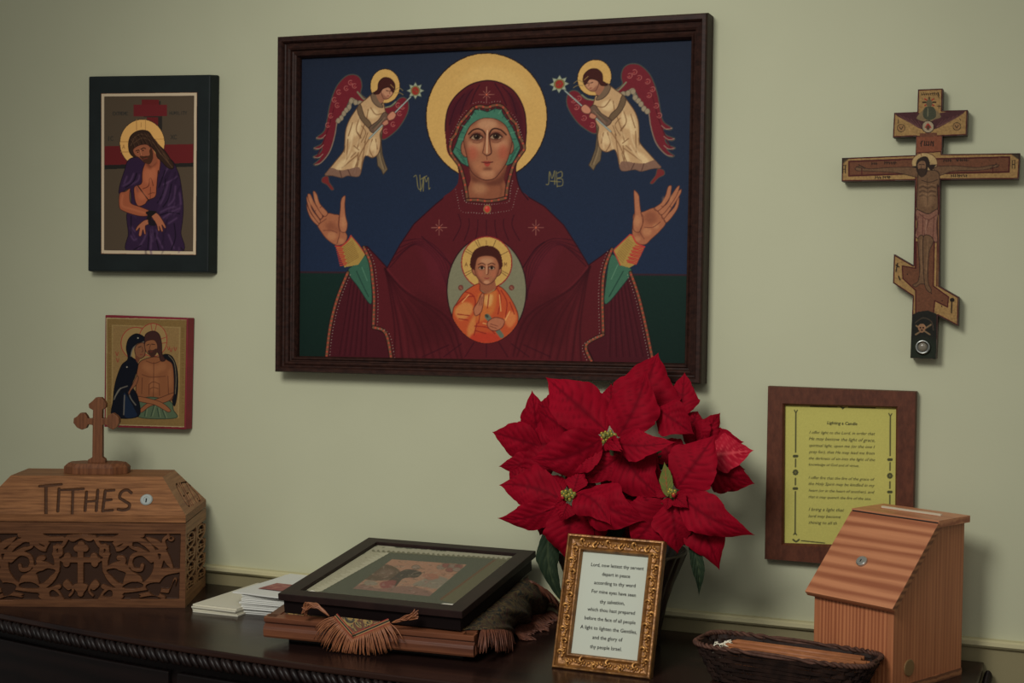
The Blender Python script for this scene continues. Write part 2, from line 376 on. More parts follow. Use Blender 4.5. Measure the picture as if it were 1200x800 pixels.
# ------------------------------------------------------------------ the large painting
def paint_large():
    c = Canvas(338, 36, 828, 440, (27, 36, 56))
    c.fill([(330, 36), (830, 36), (830, 323), (330, 318)], (30, 38, 55), False, grad=((560, 60), (560, 320), (28, 41, 66)))
    c.fill([(330, 318), (830, 322), (830, 440), (330, 440)], (20, 42, 36), False, grad=((560, 318), (560, 420), (17, 36, 30)))
    c.line([(330, 318.6), (830, 322.3)], (52, 30, 38), 2.2, False)
    c.noise(.03, 3)
    MAR = (86, 23, 29)
    # --- halo
    c.ell(570.2, 137, 71.6, 75.4, (38, 22, 18)); c.ell(570.2, 137, 70.4, 74.2, (203, 158, 84))
    c.fill([(520, 110), (560, 78), (606, 88), (622, 120), (600, 104), (540, 96)], (214, 174, 100), alpha=.5, blur=7)
    # --- mantle: body
    L = lambda *p: crop(310, 210, 3.2, *p)
    R = lambda *p: crop(560, 210, 3.2, *p)
    rear = L((310, 345), (285, 400), (262, 470), (245, 560), (228, 700)) + L((480, 700), (440, 460), (400, 330), (330, 330))
    c.fill(rear, (72, 20, 28), False)
    rearR = R((570, 340), (600, 430), (628, 540), (662, 700)) + R((380, 700), (400, 600), (475, 380), (520, 310))
    c.fill(rearR, (72, 20, 28), False)
    for k in range(6):
        t = k/6
        c.line(L((325+t*75, 380+t*60), (280+t*120, 660)), (52, 12, 20), 1.0, False, alpha=.8)
        c.line(L((331+t*75, 380+t*60), (290+t*120, 660)), (90, 27, 36), .8, False, alpha=.5)
        c.line(R((560-t*70, 380+t*50), (620-t*150, 665)), (52, 12, 20), 1.0, False, alpha=.8)
        c.line(R((553-t*70, 380+t*50), (610-t*150, 665)), (90, 27, 36), .8, False, alpha=.5)
    body = L((720, 30), (640, 95), (560, 168), (508, 245), (460, 332), (420, 288), (385, 252), (370, 252), (395, 310), (405, 380),
             (410, 450), (408, 555), (455, 580), (478, 700)) + R((440, 700), (425, 660), (405, 622), (470, 580), (466, 420), (476, 330), (503, 258),
             (460, 290), (415, 322), (372, 250), (322, 172), (250, 102), (140, 38))
    # tip: sharp joints only where cloth turns
    c.fill(body, MAR, False, outline=(45, 10, 20), ow=1.2)
    c.setclip(body, False)
    rs = np.random.RandomState(5)
    # folds fan from the arm pits, sweep from the shoulders under the medallion
    for k in range(10):
        t = (k+rs.uniform(-.35, .35))/9; al = rs.uniform(.35, .8); wd = rs.uniform(1.2, 2.4); q = rs.uniform(-15, 15)
        for P, m in ((L, 0), (R, 1)):
            f = (lambda x, y: (872-x, y-8)) if m else (lambda x, y: (x, y))
            c.line(P(f(452, 335), f(470+60*t, 420), f(480+200*t+q, 560-40*t), f(490+260*t, 690-20*t)), (50, 11, 18), wd, alpha=al, blur=1)
            c.line(P(f(460, 338), f(482+60*t, 420), f(494+200*t+q, 560-40*t), f(506+260*t, 690-20*t)), (108, 31, 38), wd*.8, alpha=al*.55, blur=1)
    for k in range(4):
        for P, m in ((L, 0), (R, 1)):
            f = (lambda x, y: (872-x, y-8)) if m else (lambda x, y: (x, y))
            c.fill(P(f(520+k*55, 480+k*10), f(600+k*40, 430+k*20), f(640+k*30, 560), f(560+k*45, 640)), (64, 15, 21), alpha=.35, blur=7)
    for k in range(5):
        c.line(L((470+k*10, 330-k*24), (560+k*12, 245-k*4), (640+k*14, 300+k*6), (690, 420+k*8)), (56, 13, 23), 1.3, alpha=.7)
        c.line(R((405-k*10, 325-k*24), (310-k*12, 245-k*4), (240-k*14, 300+k*6), (185, 420+k*8)), (56, 13, 23), 1.3, alpha=.7)
    for k in range(7):
        t = k/6-.5
        c.line([(570+t*66, 250), (570+t*60, 264), (570+t*78, 282)], (56, 13, 23), 1.2, alpha=.8)
        c.line([(570+t*88, 400+8*abs(t)), (570+t*150, 418)], (56, 13, 23), 1.4, alpha=.7)
    c.line(L((590, 215), (640, 262), (700, 320)), (52, 12, 22), 1.4); c.line(R((250, 235), (215, 262), (170, 330)), (52, 12, 22), 1.4)
    for k in range(4):
        c.fill(L((560+k*30, 240+k*20), (600+k*30, 220+k*20), (650+k*20, 330+k*30), (620, 340+k*20)), (98, 27, 38), alpha=.25, blur=4)
        c.fill(R((330-k*30, 240+k*20), (290-k*30, 220+k*20), (240-k*20, 330+k*30), (270, 340+k*20)), (98, 27, 38), alpha=.25, blur=4)
    c.setclip()
    # --- sleeve and arms
    c.fill(L((312, 345), (350, 312), (386, 285), (400, 380), (399, 468), (350, 402)), (52, 95, 74), outline=(25, 45, 40), ow=.8)
    c.line(L((345, 345), (370, 400), (390, 440)), (34, 66, 54), 1.2); c.line(L((365, 330), (385, 380)), (80, 125, 98), 1)
    c.fill(R((577, 343), (540, 315), (500, 283), (481, 380), (478, 468), (540, 402)), (58, 102, 78), outline=(25, 45, 40), ow=.8)
    c.line(R((545, 345), (520, 390), (492, 440)), (34, 66, 54), 1.2); c.line(R((525, 320), (500, 375)), (88, 132, 102), 1)
    H = lambda *p: crop(350, 210, 8, *p)
    G = lambda *p: crop(700, 210, 8, *p)
    SK, SKD, SKL = (166, 97, 64), (96, 47, 34), (192, 128, 84)
    def hand(P, palm, fingers, thumb, shade, lights, lines):
        c.fill(P(*palm), SK, outline=SKD, ow=.7)
        for f in fingers: c.fill(P(*f), (172, 104, 70), outline=SKD, ow=.7)
        c.fill(P(*thumb), (172, 104, 70), outline=SKD, ow=.7)
        for x, y, r in shade: c.ell(*P((x, y))[0], r/8, r/8, (112, 56, 40), alpha=.45, blur=4)
        for x, y, rx, ry in lights: c.ell(*P((x, y))[0], rx/8, ry/8, SKL, alpha=.6, blur=2)
        for l in lines: c.line(P(*l), (104, 52, 38), .7)
    c.fill(H((345, 625), (400, 625), (460, 575), (490, 528), (560, 610), (625, 702), (560, 800), (430, 825), (385, 720)), (168, 132, 62), False)
    hand(H, [(175, 420), (215, 365), (270, 320), (330, 328), (385, 345), (390, 440), (440, 500), (455, 545), (425, 600), (355, 618), (270, 565), (210, 490)],
         [[(75, 235), (88, 262), (122, 330), (185, 405), (178, 432), (120, 375), (85, 300)],
          [(75, 165), (95, 188), (130, 288), (200, 385), (182, 408), (112, 305), (82, 230)],
          [(84, 145), (98, 136), (115, 150), (152, 230), (220, 335), (205, 372), (175, 340), (126, 260), (92, 195)],
          [(135, 122), (148, 113), (168, 140), (200, 230), (270, 312), (242, 348), (190, 292), (150, 205)]],
         [(395, 210), (410, 170), (437, 158), (432, 240), (440, 350), (457, 420), (442, 490), (400, 492), (378, 440), (384, 340), (392, 270)],
         [(300, 440, 45), (360, 470, 25)], [(310, 530, 45, 40), (420, 400, 22, 60), (400, 580, 30, 25), (110, 210, 10, 40), (165, 190, 10, 50)],
         [[(200, 385), (235, 350)], [(190, 420), (260, 370)], [(378, 350), (372, 430), (385, 500), (360, 600)], [(230, 480), (300, 480), (360, 500)], [(200, 265), (215, 255)], [(150, 300), (160, 290)]])
    c.fill(G((150, 665), (305, 518), (330, 530), (370, 600), (442, 632), (370, 790), (300, 830), (215, 805)), (168, 132, 62), False)
    hand(G, [(345, 325), (430, 305), (530, 268), (585, 300), (642, 400), (590, 480), (505, 560), (450, 610), (380, 600), (330, 525), (335, 400)],
         [[(628, 365), (720, 262), (752, 178), (768, 178), (748, 280), (655, 402)],
          [(608, 328), (700, 220), (748, 130), (780, 95), (788, 100), (778, 140), (702, 262), (625, 368)],
          [(572, 292), (650, 230), (708, 130), (752, 68), (770, 72), (732, 172), (615, 328)],
          [(532, 272), (600, 220), (640, 150), (662, 75), (685, 58), (695, 80), (668, 190), (578, 292)]],
         [(343, 120), (358, 112), (388, 150), (396, 220), (408, 310), (425, 400), (395, 492), (345, 480), (334, 400), (350, 320)],
         [(500, 360, 60), (400, 500, 25)], [(375, 390, 30, 50), (465, 490, 45, 40), (550, 440, 30, 25), (375, 560, 30, 25), (620, 190, 10, 30), (690, 180, 10, 40)],
         [[(405, 310), (432, 360), (425, 420), (400, 490), (440, 560)], [(540, 275), (600, 340), (640, 400)], [(440, 450), (520, 450), (590, 400)], [(600, 250), (620, 262)], [(680, 250), (700, 270)]])
    for k in range(11):
        t = k/10
        c.line(H((350+t*40, 632+t*175), (400+t*42+12*(k % 2), 635+t*165)), (176, 52, 42), 1.5, False)
        c.line(H((415+t*45, 640+t*150), (505+t*60, 575+t*150)), (136, 100, 46), .8, False)
        c.line(G((440-t*75, 640+t*155), (355-t*70-14*(k % 2), 625+t*150)), (182, 50, 44), 1.5, False)
        c.line(G((335-t*95, 600+t*180), (280-t*105, 560+t*150)), (140, 104, 50), .8, False)
    c.line(H((345, 625), (400, 627), (462, 575), (490, 528)), (182, 55, 44), 1.6); c.line(H((490, 528), (560, 610), (625, 702)), (176, 60, 44), 1.1, False)
    c.line(G((305, 518), (330, 530), (370, 600), (442, 632)), (190, 52, 46), 1.6); c.line(G((305, 518), (150, 665), (215, 805)), (180, 55, 46), 1.2, False)
    # --- trims of the mantle
    for path, off in ((L((372, 255), (396, 310), (406, 380), (411, 450), (408, 555)), 4.6), (L((408, 555), (455, 578), (478, 690)), 4.2),
                      (L((312, 350), (272, 450), (245, 560), (230, 690)), 3.6),
                      (R((503, 262), (477, 330), (467, 420), (470, 582)), -4.4), (R((470, 582), (405, 622), (430, 690)), -4),
                      (R((572, 350), (600, 430), (627, 540), (658, 690)), -4)):
        c.line(path, (34, 12, 16), 4.4); c.line(path, (116, 74, 50), 3.0); c.dots(path, (178, 66, 48), 1.15, 5.2)
        q = [(x+off, y+1) for x, y in path]; c.dots(q, (150, 135, 120), .55, 3.6)
    # --- hood
    h1 = lambda *p: crop(490, 50, 6.667, *p)
    h2 = lambda *p: crop(490, 150, 6.667, *p)
    hood = h1((212, 690), (216, 600), (240, 500), (300, 410), (400, 332), (500, 300), (580, 298), (665, 322), (745, 375), (803, 460), (836, 560), (846, 690)) + \
        h2((843, 60), (828, 180), (768, 275), (768, 375), (800, 480), (860, 560), (700, 700), (380, 700), (200, 560), (262, 490), (312, 420), (305, 292), (232, 195), (213, 60))
    c.fill(hood, MAR); c.line(hood[:-8], (40, 12, 22), 1.3)
    c.fill(h1((240, 520), (330, 420), (420, 350), (380, 480), (300, 600), (250, 720)), (62, 16, 30), alpha=.6, blur=3)
    c.fill(h1((700, 380), (780, 460), (820, 600), (815, 740), (760, 600)), (60, 15, 28), alpha=.6, blur=3)
    for k, (a, b_, d) in enumerate((((430, 360), (380, 430), (330, 560)), ((480, 330), (440, 400), (410, 480)), ((600, 320), (650, 400), (690, 490)), ((660, 345), (730, 430), (770, 560)), ((360, 400), (290, 500), (245, 640)))):
        c.line(h1(a, b_, d), (50, 12, 25), 1.4, alpha=.8)
    teal = h1((300, 780), (322, 715), (350, 660), (400, 595), (430, 548), (442, 522), (500, 527), (540, 540), (600, 515), (650, 522), (665, 562), (705, 612), (742, 670), (772, 740), (795, 800)) + \
        h2((797, 160), (742, 272), (690, 295), (540, 120), (390, 300), (340, 275), (268, 188))
    c.fill(teal, (60, 112, 88), False, outline=(24, 44, 40), ow=1)
    for k in range(16):
        t = k/15; a = math.pi*(1.02+.96*t)
        x, y = 540+185*math.cos(a), 770+245*math.sin(a)
        c.line(h1((x, y), (540+(x-540)*1.22, 770+(y-770)*1.14)), (36, 76, 62) if k % 2 else (88, 140, 108), 1.1, False, alpha=.8)
    for k in range(5):
        c.line(h2((290+k*14, 150+k*25), (350+k*6, 190+k*22)), (36, 76, 62), .9, False); c.line(h2((790-k*14, 140+k*25), (735-k*6, 190+k*20)), (36, 76, 62), .9, False)
    # neck and face
    c.fill(h2((398, 300), (412, 400), (388, 480), (392, 550), (540, 560), (690, 550), (694, 480), (668, 395), (695, 290)), (140, 78, 52), False)
    c.fill(h2((395, 300), (430, 370), (500, 410), (560, 415), (640, 380), (695, 290), (670, 420), (560, 450), (430, 420)), (92, 44, 32), alpha=.75, blur=3)
    c.ell(*h2((480, 470))[0], 9, 7, (178, 122, 82), alpha=.7, blur=5); c.line(h2((620, 400), (650, 470), (640, 540)), (105, 54, 38), 2, alpha=.6, blur=2)
    c.fill(h2((356, 105), (338, 130), (335, 175), (350, 212), (382, 220)), (150, 88, 60), outline=(70, 34, 28)); c.fill(h2((732, 105), (746, 135), (742, 180), (718, 200)), (142, 82, 56), outline=(70, 34, 28))
    face = h2((540, -78), (478, -66), (412, -22), (376, 40), (357, 95), (362, 140), (380, 215), (402, 310), (440, 366), (500, 400), (546, 406), (600, 390), (652, 330), (690, 268), (716, 190), (734, 110), (714, 45), (680, -22), (615, -66))
    c.fill(face, (160, 98, 66), outline=(66, 30, 24), ow=.9); c.setclip(face)
    c.fill(h2((350, 60), (380, 130), (400, 260), (440, 340), (500, 390), (430, 380), (350, 250)), (104, 52, 36), alpha=.8, blur=5)
    c.fill(h2((735, 60), (705, 150), (690, 250), (650, 320), (600, 385), (690, 360), (760, 200)), (104, 52, 36), alpha=.8, blur=5)
    c.fill(h2((380, 0), (430, -50), (540, -85), (640, -60), (710, 10), (640, -30), (540, -45), (440, -25)), (118, 64, 44), alpha=.7, blur=3)
    c.ell(*h2((540, -30))[0], 12, 7, (192, 138, 98), alpha=.8, blur=5)
    c.ell(*h2((450, 130))[0], 9, 7, (192, 134, 94), alpha=.75, blur=5); c.ell(*h2((640, 125))[0], 9, 7, (190, 130, 92), alpha=.75, blur=5)
    c.ell(*h2((425, 195))[0], 6, 9, (170, 76, 54), alpha=.7, blur=5); c.ell(*h2((665, 190))[0], 6, 9, (168, 74, 52), alpha=.7, blur=5)
    c.ell(*h2((540, 355))[0], 9, 5, (190, 130, 90), alpha=.7, blur=4); c.ell(*h2((540, 318))[0], 6, 2, (104, 54, 38), alpha=.8, blur=2)
    c.ell(*h2((480, 300))[0], 6, 6, (176, 108, 72), alpha=.6, blur=4); c.ell(*h2((610, 290))[0], 6, 6, (170, 104, 70), alpha=.6, blur=4)
    for ex, ey, sg in ((458, 68, -1), (608, 64, 1)):
        c.ell(*h2((ex, ey+4))[0], 9.5, 6.2, (108, 58, 42), alpha=.75, blur=3)
        c.fill(h2((ex-46, ey+4), (ex-20, ey-18), (ex+15, ey-18), (ex+44, ey+4), (ex+18, ey+22), (ex-18, ey+22)), (158, 128, 98))
        c.ell(*h2((ex+2, ey))[0], 3.9, 3.6, (52, 30, 20)); c.ell(*h2((ex+2, ey))[0], 1.9, 1.9, (18, 9, 8)); c.dots(h2((ex-4, ey-6)), (170, 150, 120), .6)
        c.line(h2((ex-50, ey+8), (ex-22, ey-18), (ex+15, ey-20), (ex+48, ey+4)), (44, 18, 14), 1.5); c.line(h2((ex-42, ey-14), (ex-10, ey-32), (ex+30, ey-26)), (100, 52, 38), .8)
        c.line(h2((ex-35, ey+20), (ex, ey+28), (ex+35, ey+20)), (100, 52, 38), .8); c.line(h2((ex-30, ey+42), (ex+5, ey+50), (ex+40, ey+34)), (124, 68, 48), .8)
    c.line(h2((395, 48), (428, 16), (470, 6), (508, 22), (526, 52)), (56, 28, 20), 1.7); c.line(h2((688, 52), (645, 14), (595, 4), (568, 22), (556, 52)), (56, 28, 20), 1.7)
    c.line(h2((526, 50), (520, 110), (508, 175), (504, 192), (520, 206)), (96, 48, 34), 1); c.line(h2((556, 50), (560, 110), (572, 180), (568, 200), (552, 212)), (78, 38, 28), 1.4)
    c.line(h2((541, 20), (539, 100), (537, 195)), (212, 164, 122), 1.7, alpha=.9); c.line(h2((520, 206), (536, 216), (552, 210)), (70, 32, 24), 1)
    c.fill(h2((500, 266), (530, 258), (540, 262), (552, 258), (580, 266), (540, 274)), (138, 52, 42)); c.fill(h2((518, 274), (562, 274), (552, 298), (530, 299)), (162, 58, 46))
    c.line(h2((496, 266), (540, 273), (584, 265)), (72, 24, 20), .9); c.line(h2((536, 222), (538, 245)), (112, 58, 42), 1)
    c.setclip()
    # jewelled border of the hood
    trimp = h1((430, 512), (480, 496), (540, 506), (590, 490), (640, 490), (682, 522), (722, 590), (768, 640), (790, 730)) + h2((812, 105), (828, 160), (795, 210), (745, 290), (712, 400), (696, 470), (688, 545))
    triml = h1((430, 512), (378, 572), (322, 640), (292, 715)) + h2((262, 90), (250, 165), (272, 222), (322, 292), (346, 360), (364, 430), (380, 520), (384, 562))
    tb = h2((384, 562), (460, 562), (540, 570), (620, 562), (688, 545))
    for path in (trimp, triml, tb):
        c.line(path, (46, 16, 18), 4.8); c.line(path, (112, 72, 48), 2.8); c.dots(path, (178, 66, 48), 1.25, 8.2)
    c.dots(h1((420, 478), (480, 462), (540, 470), (600, 460), (650, 460)), (150, 120, 110), .5, 3.2)
    c.dots(h1((700, 530), (745, 570), (775, 620)) + h1((800, 700), (825, 780)), (150, 125, 112), .5, 3.2); c.dots(h1((385, 525), (340, 570), (300, 650), (262, 710), (240, 790)), (150, 125, 112), .5, 3.2)
    c.dots(h2((340, 480), (365, 570), (420, 588), (540, 597), (650, 588), (710, 570), (722, 480), (740, 400)), (150, 130, 118), .5, 3)
    c.dots(h2((290, 470), (310, 560), (335, 648), (430, 660), (540, 668), (640, 655), (730, 635), (752, 560), (780, 470)), (150, 130, 118), .5, 3.2)
    c.ell(*h2((540, 632))[0], 4.6, 5.2, (130, 100, 60)); c.ell(*h2((540, 632))[0], 3.3, 4, (190, 48, 40)); c.ell(*h2((534, 622))[0], 1.2, 1.3, (222, 110, 90), blur=1)
    for (x, y, r) in (h1((535, 405))[0]+(9,), (514.6, 266.6, 9), (628, 266.6, 9)):
        for k in range(8):
            a = k*math.pi/4; rr = r if k % 2 == 0 else r*.62
            c.line([(x+2.2*math.cos(a), y+2.2*math.sin(a)), (x+rr*math.cos(a), y+rr*math.sin(a))], (170, 112, 92), .7, False, alpha=.85)
        c.ell(x, y, 1.3, 1.3, (196, 96, 66))
    # --- medallion with the child
    k_ = lambda *p: crop(510, 270, 5.714, *p)
    t = np.linspace(0, 2*np.pi, 60, endpoint=False)
    med = np.stack([570.3+46.4*np.cos(t), 340+62*np.sin(t)+.0*np.cos(t)], 1)
    c.fill(med, (124, 120, 92), False, outline=(40, 14, 20), ow=1.2)
    c.ell(*k_((345, 215))[0], 30.2, 31, (142, 36, 38)); c.ell(*k_((345, 215))[0], 28.9, 29.7, (198, 154, 78))
    for a in (-118, -112, -68, -28, 28, 34, 148, 154, -152, -146):
        A = math.radians(a); c.line([(570.4+19*math.cos(A), 307.6+19*math.sin(A)), (570.4+28.5*math.cos(A), 307.6+28.5*math.sin(A))], (92, 60, 34), .6, False)
    c.text('I', 568.5, 286.5, 4.5, (110, 72, 40)); c.text('A', 545, 312, 4.5, (110, 72, 40)); c.text('M', 591, 312, 4.5, (110, 72, 40))
    for x in (540, 599.5): c.ell(x, 337, 2.6, 2.8, (132, 66, 52), outline=(96, 40, 36)); c.line([(x-1.2, 336), (x+1.5, 339)], (150, 120, 92), .6)
    c.setclip(med, False)
    robe = k_((292, 355), (200, 408), (145, 485), (120, 530), (122, 610), (180, 700), (250, 745), (345, 765), (440, 745), (530, 670), (556, 590), (540, 520), (482, 420), (425, 372), (395, 405), (345, 425), (300, 400))
    c.fill(k_((290, 330), (285, 385), (345, 425), (410, 385), (400, 330)), (150, 84, 56), False)
    c.fill(robe, (188, 74, 36), outline=(96, 26, 20))
    c.fill(k_((290, 430), (340, 425), (410, 405), (400, 520), (360, 580), (280, 600)), (196, 104, 44), alpha=.9, blur=2)
    c.fill(k_((130, 540), (190, 480), (250, 500), (240, 560), (170, 600)), (206, 134, 66), alpha=.85, blur=2)
    c.fill(k_((220, 640), (270, 560), (260, 700), (220, 710)), (204, 128, 60), alpha=.8, blur=2)
    c.fill(k_((460, 590), (520, 540), (545, 590), (500, 650)), (210, 120, 62), alpha=.85, blur=2); c.fill(k_((330, 440), (385, 430), (375, 500), (335, 500)), (214, 160, 88), alpha=.8, blur=2)
    c.fill(k_((255, 690), (400, 690), (430, 745), (250, 745)), (188, 52, 32), alpha=.9, blur=2)
    for l in ([(200, 410), (250, 430), (270, 480), (255, 530)], [(140, 500), (200, 450), (260, 440)], [(410, 380), (440, 450), (420, 560)], [(440, 400), (480, 480), (470, 580)], [(280, 620), (260, 700)], [(265, 640), (350, 650), (400, 690)], [(270, 670), (340, 690)], [(500, 480), (530, 560)], [(360, 430), (350, 520)], [(300, 560), (290, 620)], [(150, 560), (230, 570)], [(160, 590), (220, 600)]):
        c.line(k_(*l), (142, 36, 26), 1.1)
    for l in ([(225, 430), (180, 480)], [(430, 430), (440, 540)], [(500, 540), (470, 600)], [(300, 450), (290, 500)], [(320, 620), (400, 640)]): c.line(k_(*l), (226, 164, 92), 1)
    c.fill(k_((258, 525), (285, 480), (300, 440), (318, 418), (326, 432), (322, 480), (308, 545), (270, 570)), (178, 104, 70), outline=(96, 40, 30)); c.line(k_((305, 440), (295, 500)), (110, 50, 36), .7); c.line(k_((315, 445), (308, 500)), (110, 50, 36), .7)
    c.line(k_((348, 575), (372, 605)), (96, 104, 86), 6, False); c.line(k_((420, 672), (445, 705)), (96, 104, 86), 5.4, False); c.ell(*k_((345, 572))[0], 2.6, 1.6, (58, 66, 56), rot=.8)
    c.fill(k_((350, 615), (400, 582), (462, 600), (448, 648), (400, 672), (360, 655)), (176, 102, 70), outline=(96, 40, 30)); c.line(k_((370, 625), (420, 640)), (110, 50, 36), .7); c.line(k_((365, 640), (410, 655)), (110, 50, 36), .7)
    c.setclip()
    c.fill(k_((250, 235), (248, 275), (265, 300), (285, 300), (280, 240)), (158, 92, 62), outline=(80, 36, 28)); c.fill(k_((440, 235), (442, 275), (428, 300), (410, 300), (412, 240)), (158, 92, 62), outline=(80, 36, 28))
    c.fill(k_((244, 255), (236, 200), (258, 140), (300, 110), (345, 101), (392, 110), (430, 142), (448, 200), (440, 255), (345, 285)), (66, 26, 20))
    cf = k_((270, 225), (282, 186), (310, 172), (345, 168), (385, 174), (412, 194), (428, 240), (420, 290), (392, 338), (350, 362), (312, 350), (280, 312), (266, 270))
    c.fill(cf, (162, 96, 64), outline=(84, 38, 28)); c.setclip(cf)
    c.ell(*k_((345, 205))[0], 8, 4, (192, 136, 96), alpha=.8, blur=3); c.ell(*k_((300, 290))[0], 4, 5, (180, 98, 68), alpha=.7, blur=3); c.ell(*k_((395, 290))[0], 4, 5, (176, 96, 66), alpha=.7, blur=3); c.ell(*k_((345, 345))[0], 3.5, 2, (196, 136, 98), alpha=.9, blur=1)
    c.fill(k_((268, 220), (285, 300), (320, 350), (280, 330)), (108, 56, 40), alpha=.7, blur=2); c.fill(k_((428, 230), (405, 310), (370, 355), (420, 320)), (108, 56, 40), alpha=.7, blur=2)
    c.setclip()
    for ex in (312, 378):
        c.ell(*k_((ex, 250))[0], 4.2, 2.6, (120, 68, 48), alpha=.8, blur=1); c.ell(*k_((ex, 252))[0], 3, 1.7, (166, 136, 108)); c.ell(*k_((ex, 250))[0], 1.6, 1.7, (38, 20, 16)); c.line(k_((ex-22, 250), (ex, 238), (ex+20, 250)), (50, 22, 18), .8); c.line(k_((ex-24, 228), (ex, 218), (ex+22, 228)), (72, 34, 24), .9)
    c.line(k_((345, 235), (343, 290)), (206, 154, 112), 1); c.line(k_((356, 240), (356, 285), (345, 296)), (98, 50, 36), .8); c.line(k_((332, 318), (345, 322), (358, 318)), (140, 54, 44), 1.2)
    # --- angels (the right one mirrors the left)
    A = np.array([(451, 101, 1), (486.5, 106, 1), (389, 221, 1), (369, 192, 1), (397, 88, 1), (450, 203, 1)]); B = np.array([(695, 91), (657, 98.5), (763, 216), (790, 180), (760, 75), (695, 197)])
    M = np.linalg.lstsq(A, B, rcond=None)[0]
    a_ = lambda *p: crop(355, 70, 5.16, *p)
    for side in (0, 1):
        c.tf = (lambda p: np.c_[p, np.ones(len(p))] @ M) if side else None
        RB, RBD, RBL = (190, 150, 104), (132, 92, 58), (222, 190, 138)
        big = a_((385, 238), (350, 205), (357, 160), (346, 112), (312, 90), (262, 98), (212, 148), (182, 210), (160, 285), (146, 360), (128, 430), (82, 470), (92, 482), (128, 478), (110, 510), (66, 532), (80, 545), (115, 535), (100, 565), (62, 585), (75, 596), (105, 590), (85, 615), (64, 632), (85, 638), (125, 605), (165, 545), (192, 460), (208, 375), (250, 315), (290, 240), (335, 250), (372, 262))
        c.fill(big, (112, 28, 38), outline=(72, 72, 62), ow=1.2)
        c.line(a_((372, 255), (330, 262), (292, 238), (280, 295), (250, 318), (228, 362), (206, 372)), (146, 128, 100), 3.4); c.line(a_((206, 372), (192, 460), (162, 555), (112, 620), (75, 634)), (140, 112, 92), 1.2)
        for q in ((292, 250), (280, 285), (262, 305), (248, 325), (232, 352), (214, 368), (318, 258), (344, 262)): c.ell(*a_(q)[0], 2.5, 3.1, (152, 134, 106), outline=(104, 92, 74), ow=.5)
        for q in range(5): c.line(a_((196-q*9, 260+q*36), (150-q*4, 420+q*12), (118-q*10, 520+q*20)), (86, 18, 28), .8, alpha=.8)
        c.line(a_((330, 195), (365, 235), (385, 240)), (120, 120, 90), 2)
        for q in ((82, 472), (68, 534), (66, 588)): c.line(a_(q, (q[0]+30, q[1]+3), (q[0]+55, q[1]-18)), (160, 130, 110), .8)
        small = a_((478, 300), (540, 280), (580, 236), (612, 228), (636, 252), (636, 310), (602, 380), (552, 440), (480, 482), (462, 400))
        c.fill(small, (112, 28, 38), outline=(72, 72, 62), ow=1.2); c.line(a_((490, 290), (530, 280), (560, 255)), (120, 120, 90), 1.6)
        for x, y in ((288, 138), (312, 158), (262, 172), (217, 196), (190, 242), (207, 275), (168, 338), (150, 395), (575, 275), (602, 285), (585, 325), (545, 390), (500, 432)):
            th = np.linspace(.4, 5.4, 9); c.line([a_((x+13*math.cos(v), y+14*math.sin(v)))[0] for v in th], (172, 92, 84), .8, False); c.ell(*a_((x+2, y+2))[0], .9, .9, (160, 64, 60))
        c.ell(*a_((497, 159))[0], 17.6, 20.4, (44, 26, 18)); c.ell(*a_((497, 159))[0], 16.9, 19.7, (206, 160, 86))
        c.fill(a_((442, 435), (480, 430), (474, 500), (480, 570), (498, 630), (512, 662), (486, 694), (474, 665), (452, 640), (444, 560)), (112, 92, 66), False, outline=(62, 48, 36)); c.line(a_((460, 450), (462, 570), (486, 660)), (146, 122, 88), 1.2, alpha=.7); c.line(a_((472, 450), (470, 560), (496, 660)), (72, 56, 42), .8)
        robe = a_((425, 205), (385, 235), (345, 268), (318, 305), (280, 365), (258, 430), (252, 510), (245, 552), (190, 622), (150, 672), (134, 697), (180, 700), (235, 712), (270, 700), (325, 706), (347, 690), (362, 622), (380, 580), (420, 592), (457, 566), (470, 500), (466, 450), (480, 420), (500, 365), (525, 340), (500, 315), (487, 262), (470, 272), (440, 240))
        c.fill(robe, RB, outline=(92, 62, 42), ow=1); c.setclip(robe)
        for x, y, rx, ry, rot in ((325, 420, 4, 9, .3), (425, 510, 4, 8, .2), (420, 325, 7, 6, 0), (318, 640, 3.5, 9, .2), (225, 640, 3, 9, .7), (290, 440, 4, 12, .2), (330, 540, 4, 4, 0)):
            c.ell(*a_((x, y))[0], rx, ry, RBL, alpha=.75, blur=2, rot=rot)
        for l in ([(345, 345), (322, 420), (350, 475)], [(372, 390), (345, 470), (330, 530)], [(405, 470), (352, 560), (300, 690)], [(308, 520), (338, 545)], [(378, 490), (352, 655)], [(420, 480), (402, 540), (425, 590)], [(272, 480), (265, 600)], [(235, 655), (330, 575)], [(395, 300), (385, 360)], [(410, 290), (440, 330), (480, 325)], [(440, 480), (450, 540)], [(300, 380), (275, 460)], [(335, 560), (325, 650)]):
            c.line(a_(*l), RBD, 1.2, alpha=.9)
        for l in ([(360, 300), (340, 330), (345, 390)], [(300, 420), (290, 520), (250, 620)], [(410, 500), (385, 580), (360, 650)], [(445, 500), (435, 570)], [(300, 560), (250, 640), (200, 680)], [(345, 480), (330, 510)]): c.line(a_(*l), (228, 198, 148), 1.3, alpha=.7, blur=1)
        for l in ([(355, 400), (380, 440), (352, 500)], [(330, 440), (352, 470)], [(392, 440), (372, 500)], [(290, 590), (320, 560)], [(255, 520), (250, 560)], [(340, 600), (320, 690)]): c.line(a_(*l), (112, 76, 48), .9, alpha=.8)
        c.fill(a_((128, 700), (160, 652), (222, 668), (272, 662), (338, 650), (350, 692), (325, 715), (235, 720)), (122, 86, 70), alpha=.9)
        c.line(a_((222, 668), (235, 712)), (82, 52, 44), 1); c.line(a_((272, 664), (290, 705)), (82, 52, 44), 1)
        c.setclip()
